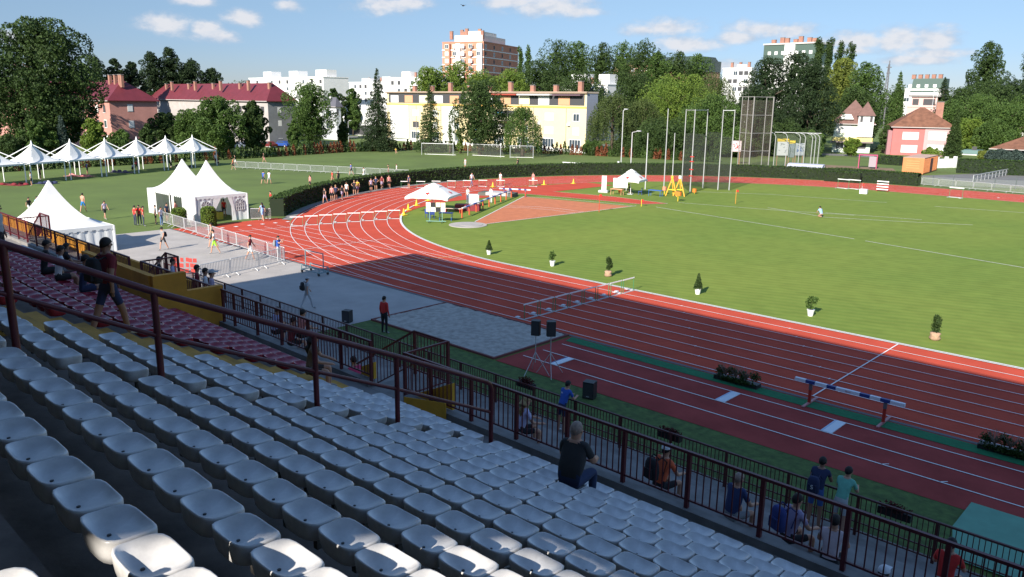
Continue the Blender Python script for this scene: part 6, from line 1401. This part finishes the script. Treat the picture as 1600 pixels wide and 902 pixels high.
T('sunny plane tree behind the yellow block, left end', 672, 104, 52, 240, 'broad', lf_bright); T('sunny plane tree under the brick tower, left', 712, 97, 66, 246, 'broad', lf_bright); T('sunny tree under the brick tower, middle', 752, 112, 64, 243, 'broad', lf_bright); T('sunny tree under the brick tower, right', 795, 108, 56, 240, 'broad', lf_bright)
T('dark leafy tree in front of the yellow block', 750, 124, 78, 168, 'broad', lf_dark, n=15000); T('rounded drooping tree in front of the yellow facade', 816, 162, 58, 164, 'willow', lf_mid); T('slim columnar tree beside the sparse pine', 703, 192, 14, 172, 'poplar', lf_mid); T('short columnar tree left of the dark leafy tree', 719, 200, 18, 172, 'poplar', lf_bright)
T('poplar right of the brick tower, left of the pair', 812, 68, 16, 320, 'poplar', lf_mid); T('poplar right of the brick tower, right of the pair', 824, 66, 16, 320, 'poplar', lf_mid)
for i, (cx, tp_, w_, D_) in enumerate(((868, 60, 66, 270), (900, 62, 56, 275), (935, 66, 56, 268), (968, 64, 56, 272), (1000, 62, 66, 262), (1022, 80, 44, 258), (1052, 78, 56, 265), (1082, 82, 56, 268))): T('tall poplar-like tree of the dense row, %s from the left' % ORD[i+1], cx, tp_, w_, D_, 'broad', lf_mid if i % 2 else lf_dark, n=9000, group='dense tall tree row behind the yellow block')
T('dark round tree below the dense row, left', 842, 92, 70, 250, 'broad', lf_dark); T('dark tree above the yellow block roof', 905, 110, 70, 236, 'broad', lf_dark); T('dark tree behind the cream rooftop block', 985, 112, 64, 228, 'broad', lf_dark)
T('big weeping willow right of the yellow block', 955, 142, 78, 176, 'willow', lf_willow, n=15000); T('weeping willow behind the lamp mast', 1002, 150, 70, 182, 'willow', lf_willow, n=13000); T('bright green chestnut behind the hammer cage', 1052, 118, 104, 196, 'broad', lf_bright, n=16000)
T('weeping willow behind the hammer cage', 1112, 112, 78, 205, 'willow', lf_willow, n=13000); T('leafy tree filling behind the cage poles', 1108, 150, 86, 178, 'broad', lf_mid); T('low dark tree behind the first cage poles', 1040, 190, 90, 168, 'broad', lf_dark)
T('large black pine left of the green-roofed tower', 1188, 84, 84, 200, 'pine', lf_pine, n=16000); T('large black pine in front of the green-roofed tower', 1232, 76, 84, 202, 'pine', lf_pine, n=16000); T('black pine with a wide crown left of the mint villa', 1258, 92, 74, 186, 'pine', lf_pine, n=18000); T('dark pine low behind the lattice cage', 1175, 130, 76, 178, 'pine', lf_pine)
for i, (cx, tp_, w_) in enumerate(((1266, 53, 26), (1282, 53, 22), (1299, 59, 24), (1314, 60, 24))): T('slim poplar above the pines, %s from the left' % ORD[i+1], cx, tp_, w_, 300, 'poplar', lf_dark, group='slim poplars above the pines')
T('yellow-green lime tree above the mint villa', 1305, 88, 54, 235, 'broad', lf_yel); T('round dark green maple above the mint villa', 1342, 95, 54, 222, 'broad', lf_mid, n=12000); T('dark tree directly behind the mint villa roof', 1330, 140, 60, 212, 'broad', lf_dark)
T('sparse larch between the mint villa and the pink house', 1393, 112, 48, 205, 'conifer', lf_mid, n=12000); T('dark shrubby tree beside the mint villa balcony', 1384, 196, 24, 192, 'broad', lf_dark)
T('cedar behind the pink house chimney', 1463, 120, 62, 236, 'conifer', lf_pine); T('large poplar alone on the right skyline', 1527, 64, 50, 290, 'broad', lf_dark, n=12000); T('poplar cut by the right edge of the skyline', 1590, 76, 38, 290, 'poplar', lf_dark)
for i, (cx, tp_, w_, D_, m_) in enumerate(((1490, 138, 70, 232, lf_dark), (1535, 126, 84, 236, lf_dark), (1570, 122, 70, 240, lf_pine), (1520, 150, 84, 214, lf_mid), (1562, 165, 76, 205, lf_mid), (1598, 150, 60, 222, lf_mid), (1512, 185, 54, 204, lf_bright), (1548, 192, 50, 198, lf_mid))): T('green garden tree at the right, %s in the thicket behind the bungalow' % ORD[i+1], cx, tp_, w_, D_, 'broad', m_, group='garden thicket at the right')
T('slim dark spruce at the right corner of the pink house', 1487, 172, 30, 182, 'conifer', lf_dark); T('small bright tree in front of the mint villa', 1329, 216, 26, 180, 'broad', lf_bright); T('small palm-like tree before the rose facade', 1455, 233, 26, 176, 'broad', lf_bright); T('grey-green bush before the bungalow', 1568, 238, 44, 166, 'broad', lf_blue); T('yellow-green bush between hut and bungalow', 1540, 236, 22, 172, 'broad', lf_yel); T('low bright hedge tree above the hut', 1514, 216, 36, 200, 'broad', lf_bright)
for i, (cx, tp_, w_, D_) in enumerate(((1140, 200, 60, 172), (1215, 190, 70, 176), (1262, 205, 44, 178), (985, 215, 50, 172), (925, 222, 30, 172), (30, 215, 60, 134), (190, 205, 40, 138))): T('low dark bush or tree under the taller crowns, %s of the undergrowth' % ORD[i+1], cx, tp_, w_, D_, 'broad', lf_dark if i % 2 else lf_mid, group='undergrowth beyond the lawns')
for i, (cx, tp_, w_) in enumerate(((20, 128, 60), (130, 120, 60), (380, 128, 50), (440, 132, 50), (620, 130, 60), (880, 130, 60), (1120, 125, 60), (1400, 135, 60), (1440, 140, 40))): T('distant tree on the horizon, %s from the left' % ORD[i+1], cx, tp_, w_, 420, 'broad', lf_dark, n=3000, group='distant trees on the horizon')
# distant low woods to close the horizon
b = []
for i in range(5200):
    a = RNG.rand(); px = -300+2300*a; D_ = 470+160*RNG.rand(); x, y = at_depth(px, D_); b.append((x, y, RNG.rand()*13))
tag(leaf_obj('distant_woods', b, 5.5, leafmat('leaf_far', (.03, .05, .03), (.06, .085, .05)), None), 'far-off band of woods along the horizon behind the houses', 'woods', kind='stuff')
# grass clumps at the strip and lawn edge roughness
# ------------------------------------------------------------------ sky, sun, camera
SUN_AZ = math.radians(104); EL = math.radians(29.0)   # direction the light travels to (from +X), elevation
ld = Vector((math.cos(SUN_AZ)*math.cos(EL), math.sin(SUN_AZ)*math.cos(EL), -math.sin(EL)))
sl_ = bpy.data.lights.new('sun', 'SUN'); sl_.energy = 5.0; sl_.angle = math.radians(.4); sl_.color = (1, .925, .82); so = bpy.data.objects.new('sun', sl_); COL.objects.link(so); so.rotation_euler = (-ld).to_track_quat('Z', 'Y').to_euler()
W_ = bpy.data.worlds.new('World'); SC.world = W_; W_.use_nodes = True; nt = W_.node_tree; N = nt.nodes; L = nt.links; bg = N['Background']
sky = N.new('ShaderNodeTexSky'); sky.sky_type = 'NISHITA'; sky.sun_disc = False; sky.sun_elevation = EL; sky.sun_rotation = math.atan2(-ld.x, -ld.y); sky.air_density = 1.0; sky.dust_density = .15; sky.ozone_density = 3.5; sky.altitude = 150
tc = N.new('ShaderNodeTexCoord')
# cumulus: each cloud is a patch of noise round a fixed compass bearing and height
CLD = [(262, 38, 46, 13), (318, 44, 30, 9), (338, 55, 42, 10), (382, 27, 28, 12), (600, 8, 60, 12), (640, 6, 40, 8), (20, 60, 20, 10), (860, 10, 90, 16), (800, 4, 60, 9), (450, 8, 26, 8), (1050, 44, 60, 12), (1000, 47, 40, 8), (1075, 68, 60, 12), (1190, 46, 62, 12), (1150, 58, 40, 10), (1240, 48, 40, 10), (1400, 62, 40, 16), (1465, 62, 40, 15), (1340, 66, 60, 12), (1470, 84, 50, 7), (1440, 94, 60, 6), (1325, 80, 60, 7), (1140, 104, 30, 8), (300, 2, 40, 6), (900, 18, 60, 8)]
nz = N.new('ShaderNodeTexNoise'); nz.inputs['Scale'].default_value = 26; nz.inputs['Detail'].default_value = 9; nz.inputs['Roughness'].default_value = .66; mp = N.new('ShaderNodeMapping'); mp.inputs['Scale'].default_value = (1, 1, 1.9); L.new(tc.outputs['Generated'], mp.inputs[0]); L.new(mp.outputs[0], nz.inputs['Vector'])
acc = None; accs = None
for (px, py, hw, hh) in CLD:
    d = ray(px, py); d = d/np.linalg.norm(d); a1 = hw*1.2/FPX; a2 = hh*1.55/FPX
    v = N.new('ShaderNodeVectorMath'); v.operation = 'SUBTRACT'; L.new(tc.outputs['Generated'], v.inputs[0]); v.inputs[1].default_value = tuple(d)
    v2 = N.new('ShaderNodeVectorMath'); v2.operation = 'MULTIPLY'; L.new(v.outputs[0], v2.inputs[0]); v2.inputs[1].default_value = (1/a1, 1/a1, 1/a2)
    ln = N.new('ShaderNodeVectorMath'); ln.operation = 'LENGTH'; L.new(v2.outputs[0], ln.inputs[0])
    mr = N.new('ShaderNodeMapRange'); mr.inputs[1].default_value = 1.25; mr.inputs[2].default_value = .15; mr.clamp = True; L.new(ln.outputs['Value'], mr.inputs[0])
    if acc is None: acc = mr.outputs[0]
    else: mx = N.new('ShaderNodeMath'); mx.operation = 'MAXIMUM'; L.new(acc, mx.inputs[0]); L.new(mr.outputs[0], mx.inputs[1]); acc = mx.outputs[0]
ad = N.new('ShaderNodeMath'); ad.operation = 'MULTIPLY_ADD'; L.new(nz.outputs['Fac'], ad.inputs[0]); ad.inputs[1].default_value = 1.5; ad.inputs[2].default_value = -.85
s2 = N.new('ShaderNodeMath'); s2.operation = 'ADD'; L.new(ad.outputs[0], s2.inputs[0]); L.new(acc, s2.inputs[1])
# faint wisps everywhere low
m1 = N.new('ShaderNodeMapRange'); m1.interpolation_type = 'SMOOTHSTEP'; m1.inputs[1].default_value = .12; m1.inputs[2].default_value = .85; m1.inputs[4].default_value = .93; L.new(s2.outputs[0], m1.inputs[0])
gt = N.new('ShaderNodeMath'); gt.operation = 'MULTIPLY'; L.new(m1.outputs[0], gt.inputs[0]); g2 = N.new('ShaderNodeMapRange'); g2.inputs[1].default_value = 0; g2.inputs[2].default_value = .22; L.new(acc, g2.inputs[0]); L.new(g2.outputs[0], gt.inputs[1])
mixc = N.new('ShaderNodeMix'); mixc.data_type = 'RGBA'; L.new(gt.outputs[0], mixc.inputs[0])
gm = N.new('ShaderNodeMix'); gm.data_type = 'RGBA'; gm.blend_type = 'MULTIPLY'; gm.inputs[0].default_value = 1; L.new(sky.outputs[0], gm.inputs[6]); 
sx = N.new('ShaderNodeSeparateXYZ'); L.new(tc.outputs['Generated'], sx.inputs[0]); rp = N.new('ShaderNodeValToRGB'); L.new(sx.outputs['Z'], rp.inputs[0]); rp.color_ramp.elements[0].position = .02; rp.color_ramp.elements[0].color = (.315, .345, .47, 1); rp.color_ramp.elements[1].position = .75; rp.color_ramp.elements[1].color = (1, 1, 1, 1)
for ps, cl in ((.06, (.335, .37, .485, 1)), (.14, (.453, .448, .465, 1)), (.35, (.78, .78, .76, 1))): e_ = rp.color_ramp.elements.new(ps); e_.color = cl
L.new(rp.outputs[0], gm.inputs[7])
n3 = N.new('ShaderNodeTexNoise'); n3.inputs['Scale'].default_value = 60; n3.inputs['Detail'].default_value = 6; L.new(mp.outputs[0], n3.inputs['Vector']); m3 = N.new('ShaderNodeMath'); m3.operation = 'MULTIPLY_ADD'; L.new(n3.outputs['Fac'], m3.inputs[0]); m3.inputs[1].default_value = 2.4; m3.inputs[2].default_value = -1.2
m4 = N.new('ShaderNodeMath'); m4.operation = 'ADD'; m4.use_clamp = True; L.new(m3.outputs[0], m4.inputs[0]); L.new(m1.outputs[0], m4.inputs[1])
cc = N.new('ShaderNodeMix'); cc.data_type = 'RGBA'; L.new(m4.outputs[0], cc.inputs[0]); cc.inputs[6].default_value = (2.1, 2.6, 3.3, 1); cc.inputs[7].default_value = (3.55, 3.6, 3.8, 1)
L.new(gm.outputs[2], mixc.inputs[6]); L.new(cc.outputs[2], mixc.inputs[7])
L.new(mixc.outputs[2], bg.inputs[0]); bg.inputs[1].default_value = .13
cam = bpy.data.cameras.new('camera'); co_ = bpy.data.objects.new('camera', cam); COL.objects.link(co_); SC.camera = co_
cam.sensor_fit = 'HORIZONTAL'; cam.sensor_width = 36; cam.lens = 36*FPX/1600; cam.clip_end = 4000; cam.clip_start = .05
M = Matrix(((RR[0], UU[0], -FF[0], CX), (RR[1], UU[1], -FF[1], CY), (RR[2], UU[2], -FF[2], CH), (0, 0, 0, 1))); co_.matrix_world = M
SC.view_settings.view_transform = 'Standard'; SC.view_settings.look = 'None'; SC.view_settings.exposure = 0.8; SC.view_settings.gamma = 1
SC.cycles.max_bounces = 6; SC.cycles.transparent_max_bounces = 16; SC.cycles.diffuse_bounces = 3
